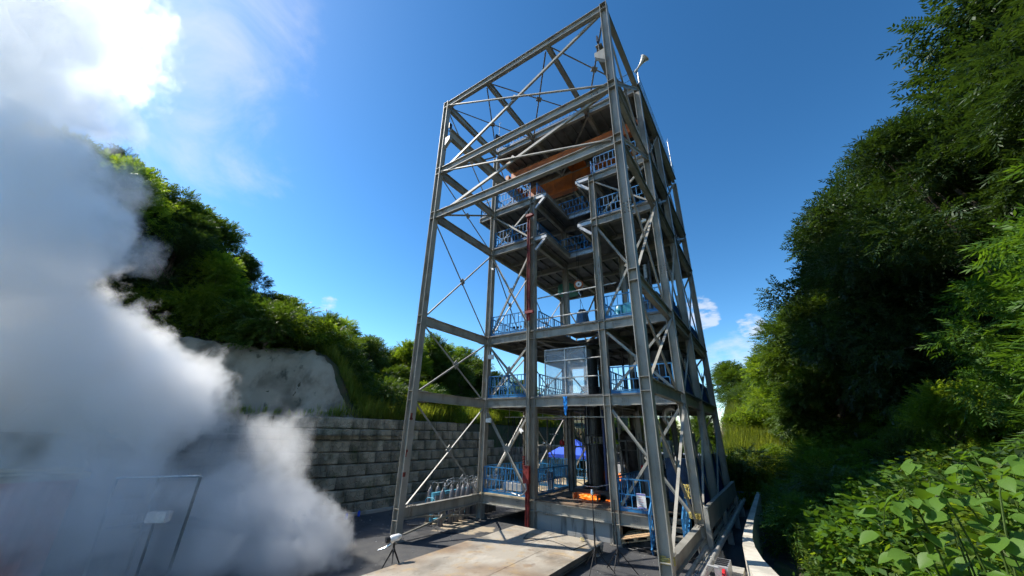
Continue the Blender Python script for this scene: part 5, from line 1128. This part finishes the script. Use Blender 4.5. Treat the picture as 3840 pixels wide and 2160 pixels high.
def make_kind(h, w, nl, nsp, temps, m, seed, **k):
    K = Kind(); K.h = h; K.crown, c, lr = crown_mesh('crown', h, w, nl, nsp, temps, m, **k); K.trunk = trunk_mesh('trunk', h, h * 0.018 + 0.03, [tuple(x) for x in c], seed); return K
def plant(K, x, y, z, s, rz, label, category='tree', group=None, name='tree', sx=1.0):
    t_ = thing(name, (x, y, z), label, category, group); t_.rotation_euler = (0, 0, rz); t_.scale = (s * sx, s * sx, s)
    for nm, me in (('trunk', K.trunk), ('crown', K.crown)):
        o = bpy.data.objects.new(nm, me); S.collection.objects.link(o); o.parent = t_
    return t_
KA = make_kind(10, 3.6, 44, 8000, SP_LONG, leaf_dark, 1, base=0.10, shape=0.7, sc=(0.5, 1.05), lobe=0.24)
KB = make_kind(10, 3.4, 44, 7500, SP_FINE, leaf_mid, 2, base=0.08, shape=0.7, sc=(0.8, 1.4), lobe=0.24)
KC = make_kind(6, 2.3, 22, 2600, SP_LONG, leaf_mid, 3, base=0.10, shape=0.6, sc=(0.7, 1.1))
KD = make_kind(6, 2.2, 22, 2600, TUFTS, leaf_mid, 4, base=0.08, shape=0.6, sc=(0.8, 1.3))
KE = make_kind(6, 2.2, 22, 2400, SP_FINE, leaf_lite, 5, base=0.10, shape=0.6, sc=(0.8, 1.2))
SH1 = make_kind(1.6, 1.0, 10, 650, TUFTS, leaf_lite, 6, base=0.05, shape=0.5, sc=(0.6, 1.0), lobe=0.45)
SH2 = make_kind(1.8, 1.1, 10, 700, SP_FINE, leaf_mid, 7, base=0.05, shape=0.5, sc=(0.5, 0.9), lobe=0.45)
SH3 = make_kind(1.6, 1.0, 10, 700, SM_TUFT, leaf_lite, 8, base=0.05, shape=0.5, sc=(0.8, 1.3), lobe=0.45)
HZ = lambda x, y: float(hill_z(np.array([float(x)]), np.array([float(y)]))[0])
BZ = lambda x, y: float(bank_z(np.array([float(x)]), np.array([float(y)]))[0])
rr = random.Random(21)
# trees of the left hill (x, y, kind, scale, label)
hill = [(-19, -13.5, KA, 0.68), (-17, -11.5, KB, 0.82), (-20, -9.8, KA, 0.82), (-16, -9.0, KE, 1.34), (-18.5, -7.2, KB, 0.78), (-15.5, -6.2, KA, 0.74), (-19, -4.6, KB, 0.72), (-14, -4.2, KE, 0.8), (-16.5, -2.8, KA, 0.56), (-12.6, -2.2, KC, 0.53), (-15, -0.4, KD, 0.67), (-12.0, 0.6, KE, 0.39), (-17.5, 1.5, KC, 0.72), (-14.0, 2.6, KC, 0.77), (-11.2, 3.2, KD, 0.58), (-16, 5.0, KE, 0.78), (-13.0, 6.0, KD, 0.76), (-10.5, 7.2, KC, 0.52), (-15.5, 8.6, KC, 0.77), (-12.4, 10.0, KE, 0.81), (-16.5, 12, KD, 0.78), (-13.5, 13.4, KC, 0.9), (-10.6, 14.5, KD, 0.73), (-15, 16.5, KE, 0.97), (-12, 18, KD, 0.89), (-16, 21.5, KC, 0.95), (-12.5, 23, KC, 0.79), (-9.5, 25.5, KE, 0.58), (-13.5, 29, KD, 0.7), (-8.6, 21.0, KC, 0.5), (-8.0, 29.5, KD, 0.5), (-3.5, 31, KC, 0.85), (0.0, 33, KD, 0.8), (3.5, 31, KE, 0.75), (6.5, 34, KC, 0.85), (9.0, 31, KD, 0.8)]
desc = {id(KA): 'tall dark tree with long drooping leaves', id(KB): 'tall dark tree with fine feathery leaves', id(KC): 'mid green tree with long leaves', id(KD): 'round bushy mid green tree', id(KE): 'bright yellow green feathery tree'}
where = ['high on the hill behind the steam', 'on the hill crest left of the sky', 'on the upper hillside above the bare slope', 'on the hillside above the bare slope end', 'on the middle of the left hillside', 'on the hill seen past the left tower column', 'on the low hill seen through the tower frame', 'far behind the tower at the foot of the hill']
for i, (x, y, K, s) in enumerate(hill):
    w_ = where[0] if y < -9 else where[1] if y < -5 else where[2] if y < -1 else where[3] if y < 3 else where[4] if y < 8 else where[5] if y < 14 else where[6] if x < -5 and y < 30 else where[7]
    z = HZ(x, y) if x < -5.5 else 0.8
    plant(K, x, y, z - 0.2, s * rr.uniform(0.95, 1.08), rr.uniform(0, 6.28), f'{desc[id(K)]} {w_}', group='trees on the left hillside', sx=rr.uniform(0.95, 1.2))
# big trees on the right bank
KV = make_kind(6, 2.4, 34, 4600, SP_LONG + TUFTS, leaf_vine, 31, base=0.06, shape=0.55, sc=(0.4, 0.85), lobe=0.26)
SV1 = make_kind(1.7, 1.05, 10, 700, TUFTS, leaf_vine, 32, base=0.03, shape=0.5, sc=(0.6, 1.0), lobe=0.45)
SV2 = make_kind(1.9, 1.1, 10, 520, SP_LONG, leaf_vine, 33, base=0.03, shape=0.5, sc=(0.4, 0.7), lobe=0.45)
KG = make_kind(14, 5.2, 80, 17000, SP_LONG + TUFTS + SP_FINE, leaf_dark, 11, base=0.10, shape=0.6, sc=(0.5, 1.0), lobe=0.20)
KH = make_kind(14, 4.6, 75, 14000, SP_FINE + TUFTS, leaf_dark, 12, base=0.08, shape=0.6, sc=(0.8, 1.5), lobe=0.20)
right = [(25.4, 5.5, KG, 1.0, 'huge dark tree with long drooping leaves filling the upper right corner', 1.15), (21.5, 11.5, KG, 1.06, 'huge dark tree leaning over the bank second from the right', 1.1), (18.6, 16.5, KH, 1.10, 'tall dark tree at the left end of the right hand tree row', 1.0),
         (22.5, 19.5, KH, 1.25, 'tall dark tree half hidden behind the right hand tree row', 1.1), (27.5, 12.0, KH, 1.35, 'very tall dark tree behind the upper right foliage', 1.2), (30.0, 3.0, KG, 1.2, 'dark tree at the far right edge behind the near bushes', 1.2),
         (15.8, 21.0, KB, 1.0, 'mid height feathery tree below the left end of the right hand tree row', 1.25), (13.9, 24.0, KE, 1.15, 'yellow green feathery tree next to the tower beneath the white cloud', 1.2), (12.4, 40.0, KD, 0.9, 'small distant bushy tree just right of the tower', 1.3),
         (17.5, 29.0, KA, .95, 'dark tree in the distance behind the feathery tree', 1.2), (9.6, 43.0, KC, 1.0, 'distant tree peeping behind the back column of the tower', 1.4), (14.5, 44, KD, 1.1, 'distant round tree beyond the sunny grass slope', 1.4)]
for x, y, K, s, lab, sx in right: plant(K, x, y, BZ(x, y) - 0.3, s, rr.uniform(0, 6.28), lab, group=None, sx=sx)
for x, y, s, K, lab in ((19.0, 4.6, 0.95, KV, 'glossy green young tree in front of the huge dark trees'), (19.6, 0.5, 1.10, KV, 'leafy young tree at the right edge above the broad leaved vine'), (17.4, 8.3, 0.66, KE, 'light green sapling among the vines on the bank'), (18.0, -1.6, 0.85, KV, 'light green young tree at the right border of the view'), (17.0, 11.8, 0.6, KD, 'round green sapling at the foot of the dark trees'), (21.5, 4.0, 1.1, KV, 'bright long leaved tree in front of the huge dark tree at upper right'), (21.0, 7.5, 1.15, KV, 'bright long leaved tree between the saplings and the dark trees')):
    plant(K, x, y, BZ(x, y) - 0.2, s, rr.uniform(0, 6), lab, 'tree')
# shrubs
def slab(K, size, zone):
    d = {id(SH1): 'bright bushy shrub', id(SH2): 'feathery green shrub', id(SH3): 'small leaved bright shrub', id(SV1): 'dense leafy shrub', id(SV2): 'shrub with long narrow leaves'}[id(K)]
    return f'{"large" if size > 1.05 else "small" if size < 0.8 else "middling"} {d} {zone}'
for i in range(26):
    x = rr.uniform(9.6, 17); y = rr.uniform(17, 40); K = rr.choice([SH1, SH2, SH3]); s = rr.uniform(0.7, 1.6); plant(K, x, y, BZ(x, y) - 0.2, s, rr.uniform(0, 6), slab(K, s, 'low on the far grass slope' + (' near the tower' if x < 13 else ' near the trees') if y < 27 else 'high on the far grass slope' + (' near the tower' if x < 13 else ' near the trees')), 'shrub', 'shrubs on the far grass slope', 'shrub', rr.uniform(1, 1.5))
spots = []
for i in range(52):
    y = rr.uniform(-1, 26); d = rr.uniform(0.6, 7.5); spots.append((wall_x(y) - 1.1 - d, y))
labs = 'leafy shrub on the sunny slope above the retaining wall'
for x, y in spots:
    if y < 3.2 and float(wall_d(np.array(x), np.array(y))) < 4.6: continue
    K = rr.choice([SH1, SH2, SH3]); s = rr.uniform(0.7, 1.25); plant(K, x, y, HZ(x, y) - 0.15, s, rr.uniform(0, 6), slab(K, s, ('just above the retaining wall' if wall_x(y) - x < 3.5 else 'midway up the slope above the wall') + (' near the bare slope' if y < 6 else ' past the left columns' if y < 14 else ' behind the tower')), 'shrub', 'shrubs on the slope above the wall', 'shrub', rr.uniform(1, 1.4))
for i in range(16):
    y = rr.uniform(-11, 2); d = rr.uniform(4.8, 8.0); x = wall_x(y) - d
    K = rr.choice([SH1, SH2]); s = rr.uniform(0.8, 1.5); plant(K, x, y, HZ(x, y) - 0.15, s, rr.uniform(0, 6), slab(K, s, 'along the top edge of the bare slope' + (' behind the steam' if y < -5 else ' right of the steam')), 'shrub', 'shrubs above the bare slope', 'shrub', 1.3)
for i in range(95):
    y = rr.uniform(-4.5, 26); gx = 13.2; x = gx + abs(rr.gauss(1.2, 2.6)) + (1.1 if y < 8 else 0.3)
    if y < -1 and x < 15.5: continue
    K = rr.choice([SV1, SV2, SH3, SV1, SH2, SH1, SH3]); s = rr.uniform(0.6, 1.3); plant(K, x, y, BZ(x, y) - 0.2, s, rr.uniform(0, 6), slab(K, s, ('by the gully' if x < 15 else 'higher on the bank' if x < 17 else 'near the bank top') + (' near the vines' if y < 4 else ' opposite the parapet' if y < 10 else ' opposite the pipes' if y < 17 else ' below the distant trees')), 'shrub', 'shrubs crowding the right bank', 'shrub', rr.uniform(1.0, 1.5))
for i in range(34):
    y = rr.uniform(6, 19); x = 12.0 + rr.uniform(0, 2.6) + (0.5 if y < 9 else 0)
    K = rr.choice([SV1, SV2, SH3, SH1]); s = rr.uniform(0.55, 1.1); plant(K, x, y, BZ(x, y) - 0.2, s, rr.uniform(0, 6), slab(K, s, ('close behind the parapet' if x < 13.2 else 'over the gully') + (' at its near end' if y < 10 else ' at its middle' if y < 15 else ' at its far end')), 'shrub', 'shrubs behind the parapet', 'shrub', rr.uniform(1.0, 1.4))
# undergrowth
def cover(name, n, fx, temps, m, sc, label, lift=0.1, upw=1.0):
    P = fx(n); n = len(P); d = rand_dir(n, -0.2, 0.6); d[:, 2] *= 0.6
    if upw > 1: fr = frames(rand_dir(n, -0.05, 0.05), np.zeros(n))
    else: fr = frames(d, rng.normal(0, 0.6, n))
    P[:, 2] += lift * rng.uniform(0, 1, n)
    v, f = scatter_np(temps, P, fr, rng.uniform(sc[0], sc[1], n))
    o = link(name, np_mesh(name, v, f, m), None, kind='stuff'); tag(o, label, 'undergrowth'); return o
def hill_pts(dmin, dmax, ymin, ymax, skip_rock=True, pw=1.0):
    def f(n):
        y = rng.uniform(ymin, ymax, n); d = dmin + (dmax - dmin) * rng.uniform(0, 1, n) ** pw; x = wall_xv(y) - 0.98 - d * 1.25; dd = wall_d(x, y) - 0.95
        keep = (dd > 0.0) & (~((y + 0.5 * dd < 2.5) & (dd < 3.5) & (dd > 0.12)) if skip_rock else (dd < dmax))
        x, y = x[keep], y[keep]; return np.stack([x, y, hill_z(x, y)], -1)
    return f
cover('hillside_grass', 16000, hill_pts(0.0, 6, 0, 24, pw=1.0), GRS, leaf_grass, (0.7, 1.7), 'bright tall grass covering the slope above the retaining wall', 0.0, 2)
cover('hillside_undergrowth', 9000, hill_pts(0.3, 9, -13, 26), TUFTS + SM_TUFT, leaf_lite, (0.8, 1.6), 'low green undergrowth covering the left hillside', 0.35)
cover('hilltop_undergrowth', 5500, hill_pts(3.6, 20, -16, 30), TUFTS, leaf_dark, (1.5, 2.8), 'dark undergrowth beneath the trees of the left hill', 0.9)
cover('wall_top_weeds', 1100, hill_pts(0.0, 0.6, -6, 26, False), GRS + SM_TUFT, leaf_lite, (0.35, 0.8), 'fringe of weeds along the top of the retaining wall', 0.05, 2)
def wallp(n):
    y = rng.uniform(-3, 20, 60); z = rng.integers(1, 8, 60) * RH; k = rng.integers(0, 60, n)
    yy = y[k] + rng.normal(0, 0.13, n); zz = z[k] + rng.normal(0.05, 0.12, n); return np.stack([wall_xv(yy) + 0.07 - zz * BAT / RH + rng.uniform(0, .05, n), yy, zz], -1)
cover('wall_weeds', 520, wallp, SM_TUFT, leaf_mid, (0.3, 0.6), 'small weeds growing from the joints of the retaining wall', 0.0)
def bank_pts(x0, x1, y0, y1):
    def f(n):
        x = rng.uniform(x0, x1, n); y = rng.uniform(y0, y1, n)
        gx = 13.35 + 0.25 * np.sin(y * 0.8)
        k = ~((np.abs(x - gx) < 0.40) & (y < 9)) & ~((x < 12.4) & (y < 12) & (x0 < 12)); x, y = x[k], y[k]; return np.stack([x, y, bank_z(x, y)], -1)
    return f
cover('bank_vines', 15000, bank_pts(11.5, 20, -2, 22), TUFTS + SM_TUFT, leaf_vine, (0.7, 1.4), 'dense green vines and weeds covering the right bank', 0.5)
cover('bank_grass', 30000, bank_pts(9.0, 22, 10, 46), GRS, leaf_grass, (0.9, 2.0), 'sunny yellow green grass slope beyond the parapet', 0.0, 2)
cover('gully_grass', 2600, bank_pts(12.4, 16.5, -1, 11), GRS, leaf_grass, (0.4, 0.9), 'thin dry grass at the bottom of the gully', 0.0, 2)
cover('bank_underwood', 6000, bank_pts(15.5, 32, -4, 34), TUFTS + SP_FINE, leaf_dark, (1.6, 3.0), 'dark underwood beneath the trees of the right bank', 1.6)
cover('far_bushes', 4200, lambda n: np.stack([rng.uniform(-12, 14, n), rng.uniform(28, 46, n), rng.uniform(0.4, 2.8, n)], -1), TUFTS, leaf_mid, (1.8, 3.2), 'belt of bushes far behind the tower', 0.5)
# lance leaved tall weeds beside the parapet
def weed_mesh(seed):
    r2 = random.Random(seed); v = []; h = 1.5
    for i in range(34):
        t = i / 34; a = i * 2.4; p = Vector((0.06 * math.sin(t * 2), 0.05 * t, h * (0.15 + 0.85 * t))); d = Vector((math.cos(a), math.sin(a), 0.25 + 0.5 * t))
        v += leaflet(p, d, (0, 0, 1), 0.26 * (1.1 - 0.55 * t), 0.045)
    v = np.array(v); return np_mesh('leaves', v, np.arange(len(v)).reshape(-1, 4), leaf_lite)
wm = [weed_mesh(s) for s in (1, 2)]; stem = MB().tube([(0, 0, -0.1), (0.05, 0.03, 0.8), (0.06, 0.05, 1.5)], [0.012, 0.01, 0.004], 6).mesh('stem', leaf_mid)
for i in range(46):
    y = rr.uniform(0.8, 9); x = 11.95 + 0.03 * y * rr.random() + rr.uniform(0, 1.0) + (0.35 if y < 3 else 0)
    t_ = thing('tall_weed', (x, y, BZ(x, y) - 0.05), 'tall weed with narrow pointed leaves growing beside the curved parapet', 'weed', 'tall weeds by the parapet'); t_.rotation_euler = (rr.uniform(-.15, .15), rr.uniform(-.15, .15), rr.uniform(0, 6)); s = rr.uniform(0.55, 0.95); t_.scale = (s, s, s)
    for nm, me in (('leaves', wm[i % 2]), ('stem', stem)):
        o = bpy.data.objects.new(nm, me); S.collection.objects.link(o); o.parent = t_
        if nm == 'leaves': o['kind'] = 'stuff'
# broad leaved vine near the camera on the right
def broad_leaf():
    n = 8; v = [(0, 0, 0)]; L_ = 0.15; W_ = 0.058
    ys = [(0.0, 0.0), (0.12, 0.62), (0.30, 0.98), (0.5, 0.95), (0.70, 0.68), (0.88, 0.28), (1.0, 0.0)]
    mid = [(t * L_, 0, -0.02 * t * t) for t, w in ys]; lf = [(t * L_ - (0.012 if t < 0.2 and t > 0 else 0), w * W_, 0.016 * w - 0.02 * t * t) for t, w in ys[1:-1]]; rt = [(a, -b, c_) for a, b, c_ in lf]
    vs = mid + lf + rt; m = len(mid); k = len(lf); fs = [(0, 1, m), (0, m + k, 1)]
    for i in range(1, m - 2): fs += [(i, i + 1, m + i, m + i - 1), (i, m + k + i - 1, m + k + i, i + 1)]
    fs += [(m - 2, m - 1, m + k - 1), (m - 2, m + 2 * k - 1, m - 1)]
    return MB().add(vs, fs).mesh('leaf', leaf_big, True)
bl = broad_leaf()
def vine(cx_, cy_, cz_, nst, per, lab, s0=1.0, spread=1.0):
    t_ = thing('broad_leaf_vine', (cx_, cy_, BZ(cx_, cy_)), lab, 'plant'); 
    for i in range(nst):
        a = rr.uniform(0, 6.28); h = rr.uniform(0.75, 1.1) * (cz_ - BZ(cx_, cy_)); rad = rr.uniform(0.15, 1.0) * spread
        p0 = Vector((rr.uniform(-.2, .2), rr.uniform(-.2, .2), -0.1)); p1 = Vector((math.cos(a) * rad * 0.5, math.sin(a) * rad * 0.5, h)); p2 = p1 + Vector((math.cos(a) * rad * 0.6, math.sin(a) * rad * 0.6, -0.35 * h * rr.uniform(0.3, 1.1)))
        pts = []
        for k in range(9):
            t = k / 8; pts.append(((1 - t) ** 2) * p0 + 2 * t * (1 - t) * (p1 * 1.0 + Vector((0, 0, 0.3))) + t * t * p2)
        me = MB().tube(pts, [0.012 - 0.001 * k for k in range(9)], 5).mesh('stem', leaf_mid); o = bpy.data.objects.new('stem', me); S.collection.objects.link(o); o.parent = t_
        for j in range(per):
            t = 0.25 + 0.75 * (j + rr.random()) / per; k = min(7, int(t * 8)); p = pts[k].lerp(pts[k + 1], t * 8 - k); al = rr.uniform(0, 6.28)
            o = bpy.data.objects.new('leaf', bl); S.collection.objects.link(o); o.parent = t_
            d = Vector((math.cos(al), math.sin(al), rr.uniform(-0.7, -0.1))).normalized(); o.location = p + d * 0.05
            up = Vector((rr.uniform(-.5, .5) - 0.2, rr.uniform(-.5, .5) - 0.2, 1)); y = up.cross(d).normalized(); z = d.cross(y); s = rr.uniform(0.75, 1.35) * s0
            o.rotation_euler = Matrix((d, y, z)).transposed().to_euler(); o.scale = (s, s, s)
    return t_
vine(13.50, -5.55, 3.75, 15, 16, 'large heart leaved vine hanging close in the lower right corner', 0.95, 0.85)
vine(14.35, -4.2, 3.9, 12, 12, 'broad leaved vine climbing at the right edge behind the nearest one', 1.1, 1.1)
vine(15.0, -0.9, 4.1, 11, 13, 'broad leaved vine arching over the middle of the bank', 1.2, 1.4)
# fallen look: rocks in gully
rkv = thing('gully_stones', (13.5, 6, -0.2), 'pale stones lying in the gully at the bottom of the bank', 'stones')
for i in range(14):
    x = 13.4 + rr.uniform(-.5, .7); y = rr.uniform(3, 9); s = rr.uniform(0.07, 0.2); mb = MB(); mb.lathe([(0.5 * s, -0.4 * s), (s, 0), (0.85 * s, 0.45 * s), (0.3 * s, 0.65 * s)], 7, (x, y, BZ(x, y) + 0.1 * s)); mb.build('stone', conc_l, rkv)

# neighbours of one kind are told apart by their order from the left
ORD = ['leftmost', 'second', 'third', 'fourth', 'fifth', 'sixth']
same = {}
for o in S.objects:
    if o.parent is None and o.get('category') in ('tree', 'shrub'): same.setdefault(o['label'], []).append(o)
for lab, os_ in same.items():
    if 1 < len(os_) <= 6:
        os_.sort(key=lambda o: (o.location.x - 12.29) / max(0.1, (o.location - camo.matrix_world.translation).dot(_f)) * _r.x + (o.location.y + 10.62) / max(0.1, (o.location - camo.matrix_world.translation).dot(_f)) * _r.y)
        for i, o in enumerate(os_):
            pre = 'leftmost' if i == 0 else 'rightmost' if i == len(os_) - 1 else ORD[i] + ' from left'
            if len((pre + ' ' + lab).split()) <= 16: o['label'] = pre + ' ' + lab

# ---------------------------------------------------------------- container and frame behind the steam
cont = thing('red_container', (-4.2, -10.5, 0), 'faded red container box glimpsed through the steam at left', 'container')
MB().lo((-5.4, -13.5, 0.003), (-3.0, -8.2, 2.45)).build('body', pink, cont)
MB().lo((-5.5, -13.6, 2.453), (-2.85, -8.05, 2.60)).build('roof', sandy, cont)
corrug((-2.96, -13.4, 0.15), (-2.96, -8.3, 0.15), 2.2, pink, cont, 'side_sheet')
wf = thing('tube_stand', (-2, -7, 0), 'thin pale steel tube frame standing in the steam', 'frame')
for (x, y, z) in ((-2.0, -7.7, 2.5), (-1.1, -7.1, 2.55), (-0.2, -6.5, 2.6)): MB().tube([(x - 1.3, y + 0.35, 0.0), (x, y, z)], 0.028, 8).build('leg', galv, wf); MB().tube([(x - 1.2, y + 0.35, 0.0), (x + 0.08, y, z)], 0.014, 6).build('cable', galv, wf)
MB().tube([(-2.0, -7.7, 2.5), (-0.2, -6.5, 2.6)], 0.028, 8).build('top_rail', galv, wf)
fc = thing('foil_camera', (-1.4, -6.8, 0), 'foil wrapped instrument on a stand glinting through the steam', 'instrument')
MB().tube([(-1.4, -6.8, 0.0), (-1.4, -6.8, 1.45)], 0.03, 8).build('post', blackp, fc); MB().box((-1.35, -6.75, 1.6), (0.45, 0.26, 0.24), Matrix.Rotation(0.7, 3, 'Z')).build('wrapped_body', foil, fc); MB().tube([(-1.5, -6.9, 1.5), (-2.2, -7.5, 1.35)], 0.018, 6).build('arm', galv, fc)

# ---------------------------------------------------------------- steam
BL = [(-10.99, -14.99, 20.08, 5.14, 0.5), (-9.92, -13.49, 15.82, 3.08, 0.5), (-7.21, -12.32, 11.88, 2.35, 0.5), (-8.07, -13.35, 18.17, 2.17, 0.5), (-6.17, -11.29, 11.25, 1.66, 0.9), (-6.13, -11.27, 8.56, 2.51, 1.0), (-4.86, -10.17, 9.46, 1.5, 1.0), (-6.86, -10.15, 6.58, 2.25, 1.0), (-5.48, -8.65, 5.43, 2.25, 0.9), (-3.81, -6.97, 4.38, 1.97, 0.7), (-3.4, -5.9, 4.1, 1.27, 0.3), (-2.16, -4.18, 2.33, 1.37, 0.3), (-5.2, -10.32, 10.62, 1.08, 0.3), (-3.6, -5.23, 2.45, 1.86, 0.5), (-6.47, -9.52, 3.95, 1.85, 0.75), (-2.45, -4.29, 0.79, 2.25, 1.0), (-0.48, -3.51, 0.12, 1.76, 1.0), (-3.86, -5.49, -0.63, 1.67, 0.95), (-6.22, -7.29, -1.09, 2.05, 0.8), (-5.71, -9.82, 11.57, 1.17, 0.1), (-4.56, -7.09, 2.21, 1.79, 0.13), (-2.47, -4.04, 2.96, 1.63, 0.08), (-8.31, -10.83, 15.33, 1.35, 0.1), (-6.81, -8.76, 2.16, 2.04, 0.7), (-4.14, -8.8, 9.01, 0.78, 0.08), (-6.54, -10.33, 5.5, 2.11, 1.0), (-6.82, -8.0, 0.32, 1.94, 0.7), (-0.46, -7.97, 0.71, 1.61, 0.5), (0.09, -6.2, 0.27, 1.18, 0.5), (-1.41, -7.99, 1.54, 0.89, 0.3), (-1.88, -9.01, 1.89, 1.24, 0.5), (-6.86, -9.33, 2.98, 1.85, 0.9), (-5.34, -8.29, 3.02, 1.85, 0.9), (-4.12, -7.29, 2.98, 1.33, 0.8), (-1.03, -8.93, 2.13, 1.57, 0.5), (0.24, -7.95, 2.2, 1.34, 0.5), (-6.32, -9.14, 3.36, 1.94, 0.9), (-5.06, -8.16, 3.7, 1.79, 0.8)]
def steam_mat():
    m = bpy.data.materials.new('steam'); m.use_nodes = True; nt = m.node_tree; nt.nodes.clear(); o = N(nt, 'ShaderNodeOutputMaterial'); pv = N(nt, 'ShaderNodeVolumePrincipled')
    pv.inputs['Color'].default_value = (0.998, 0.998, 0.999, 1); pv.inputs["Anisotropy"].default_value = 0.45
    g = N(nt, 'ShaderNodeNewGeometry')
    mp = N(nt, 'ShaderNodeMapping'); mp.inputs['Location'].default_value = (3, 1, 2); mp.inputs['Rotation'].default_value = (0.3, 0.5, 0.2); nt.links.new(g.outputs['Position'], mp.inputs[0])
    n = N(nt, 'ShaderNodeTexNoise'); n.inputs['Scale'].default_value = 0.95; n.inputs['Detail'].default_value = 9; n.inputs['Roughness'].default_value = 0.70; n.inputs['Distortion'].default_value = 0.0; nt.links.new(mp.outputs[0], n.inputs['Vector'])
    def field(blobs):
        cur = None
        for (x, y, z, r_, k) in blobs:
            d = N(nt, 'ShaderNodeVectorMath', operation='DISTANCE'); d.inputs[1].default_value = (x, y, z); nt.links.new(g.outputs['Position'], d.inputs[0])
            q = N(nt, 'ShaderNodeMath', operation='MULTIPLY_ADD'); q.inputs[1].default_value = -1.0 / r_; q.inputs[2].default_value = 1.0; nt.links.new(d.outputs['Value'], q.inputs[0]); w = q.outputs[0]
            if cur is None: cur = w
            else:
                mx_ = N(nt, 'ShaderNodeMath', operation='MAXIMUM'); nt.links.new(cur, mx_.inputs[0]); nt.links.new(w, mx_.inputs[1]); cur = mx_.outputs[0]
        return cur
    def shape(f, amp, lo_, hi_, dens):
        q = N(nt, 'ShaderNodeMath', operation='MULTIPLY_ADD'); q.inputs[1].default_value = amp; q.inputs[2].default_value = -amp * 0.5; nt.links.new(n.outputs['Fac'], q.inputs[0])
        s = N(nt, 'ShaderNodeMath', operation='ADD'); nt.links.new(q.outputs[0], s.inputs[0]); nt.links.new(f, s.inputs[1])
        m_ = N(nt, 'ShaderNodeMapRange', interpolation_type='SMOOTHSTEP'); m_.inputs[1].default_value = lo_; m_.inputs[2].default_value = hi_; m_.inputs[4].default_value = dens; nt.links.new(s.outputs[0], m_.inputs[0]); return m_.outputs[0]
    dense = shape(field([b for b in BL if b[4] > 0.6]), 1.7, 0.0, 0.20, 1.15)
    thin = shape(field([b for b in BL if b[4] <= 0.6]), 2.5, 0.0, 0.45, 0.5)
    mx_ = N(nt, 'ShaderNodeMath', operation='MAXIMUM'); nt.links.new(dense, mx_.inputs[0]); nt.links.new(thin, mx_.inputs[1])
    nt.links.new(mx_.outputs[0], pv.inputs['Density']); nt.links.new(pv.outputs[0], o.inputs['Volume']); m.cycles.volume_sampling = 'DISTANCE'; m.cycles.homogeneous_volume = False
    m.cycles.volume_step_rate = 1.0
    return m
stm = steam_mat()
import bmesh
bm = bmesh.new()
for (x, y, z, r_, k) in BL:
    bmesh.ops.create_icosphere(bm, subdivisions=3, radius=r_ * 1.02 + 0.75, matrix=Matrix.Translation((x, y, z)))
me = bpy.data.meshes.new('steam'); bm.to_mesh(me); bm.free()
so = link('steam', me, None, kind='stuff'); tag(so, 'dense white cloud of steam billowing across the left side', 'steam')
rm = so.modifiers.new('hull', 'REMESH'); rm.mode = 'VOXEL'; rm.voxel_size = 0.45
me.materials.append(stm)
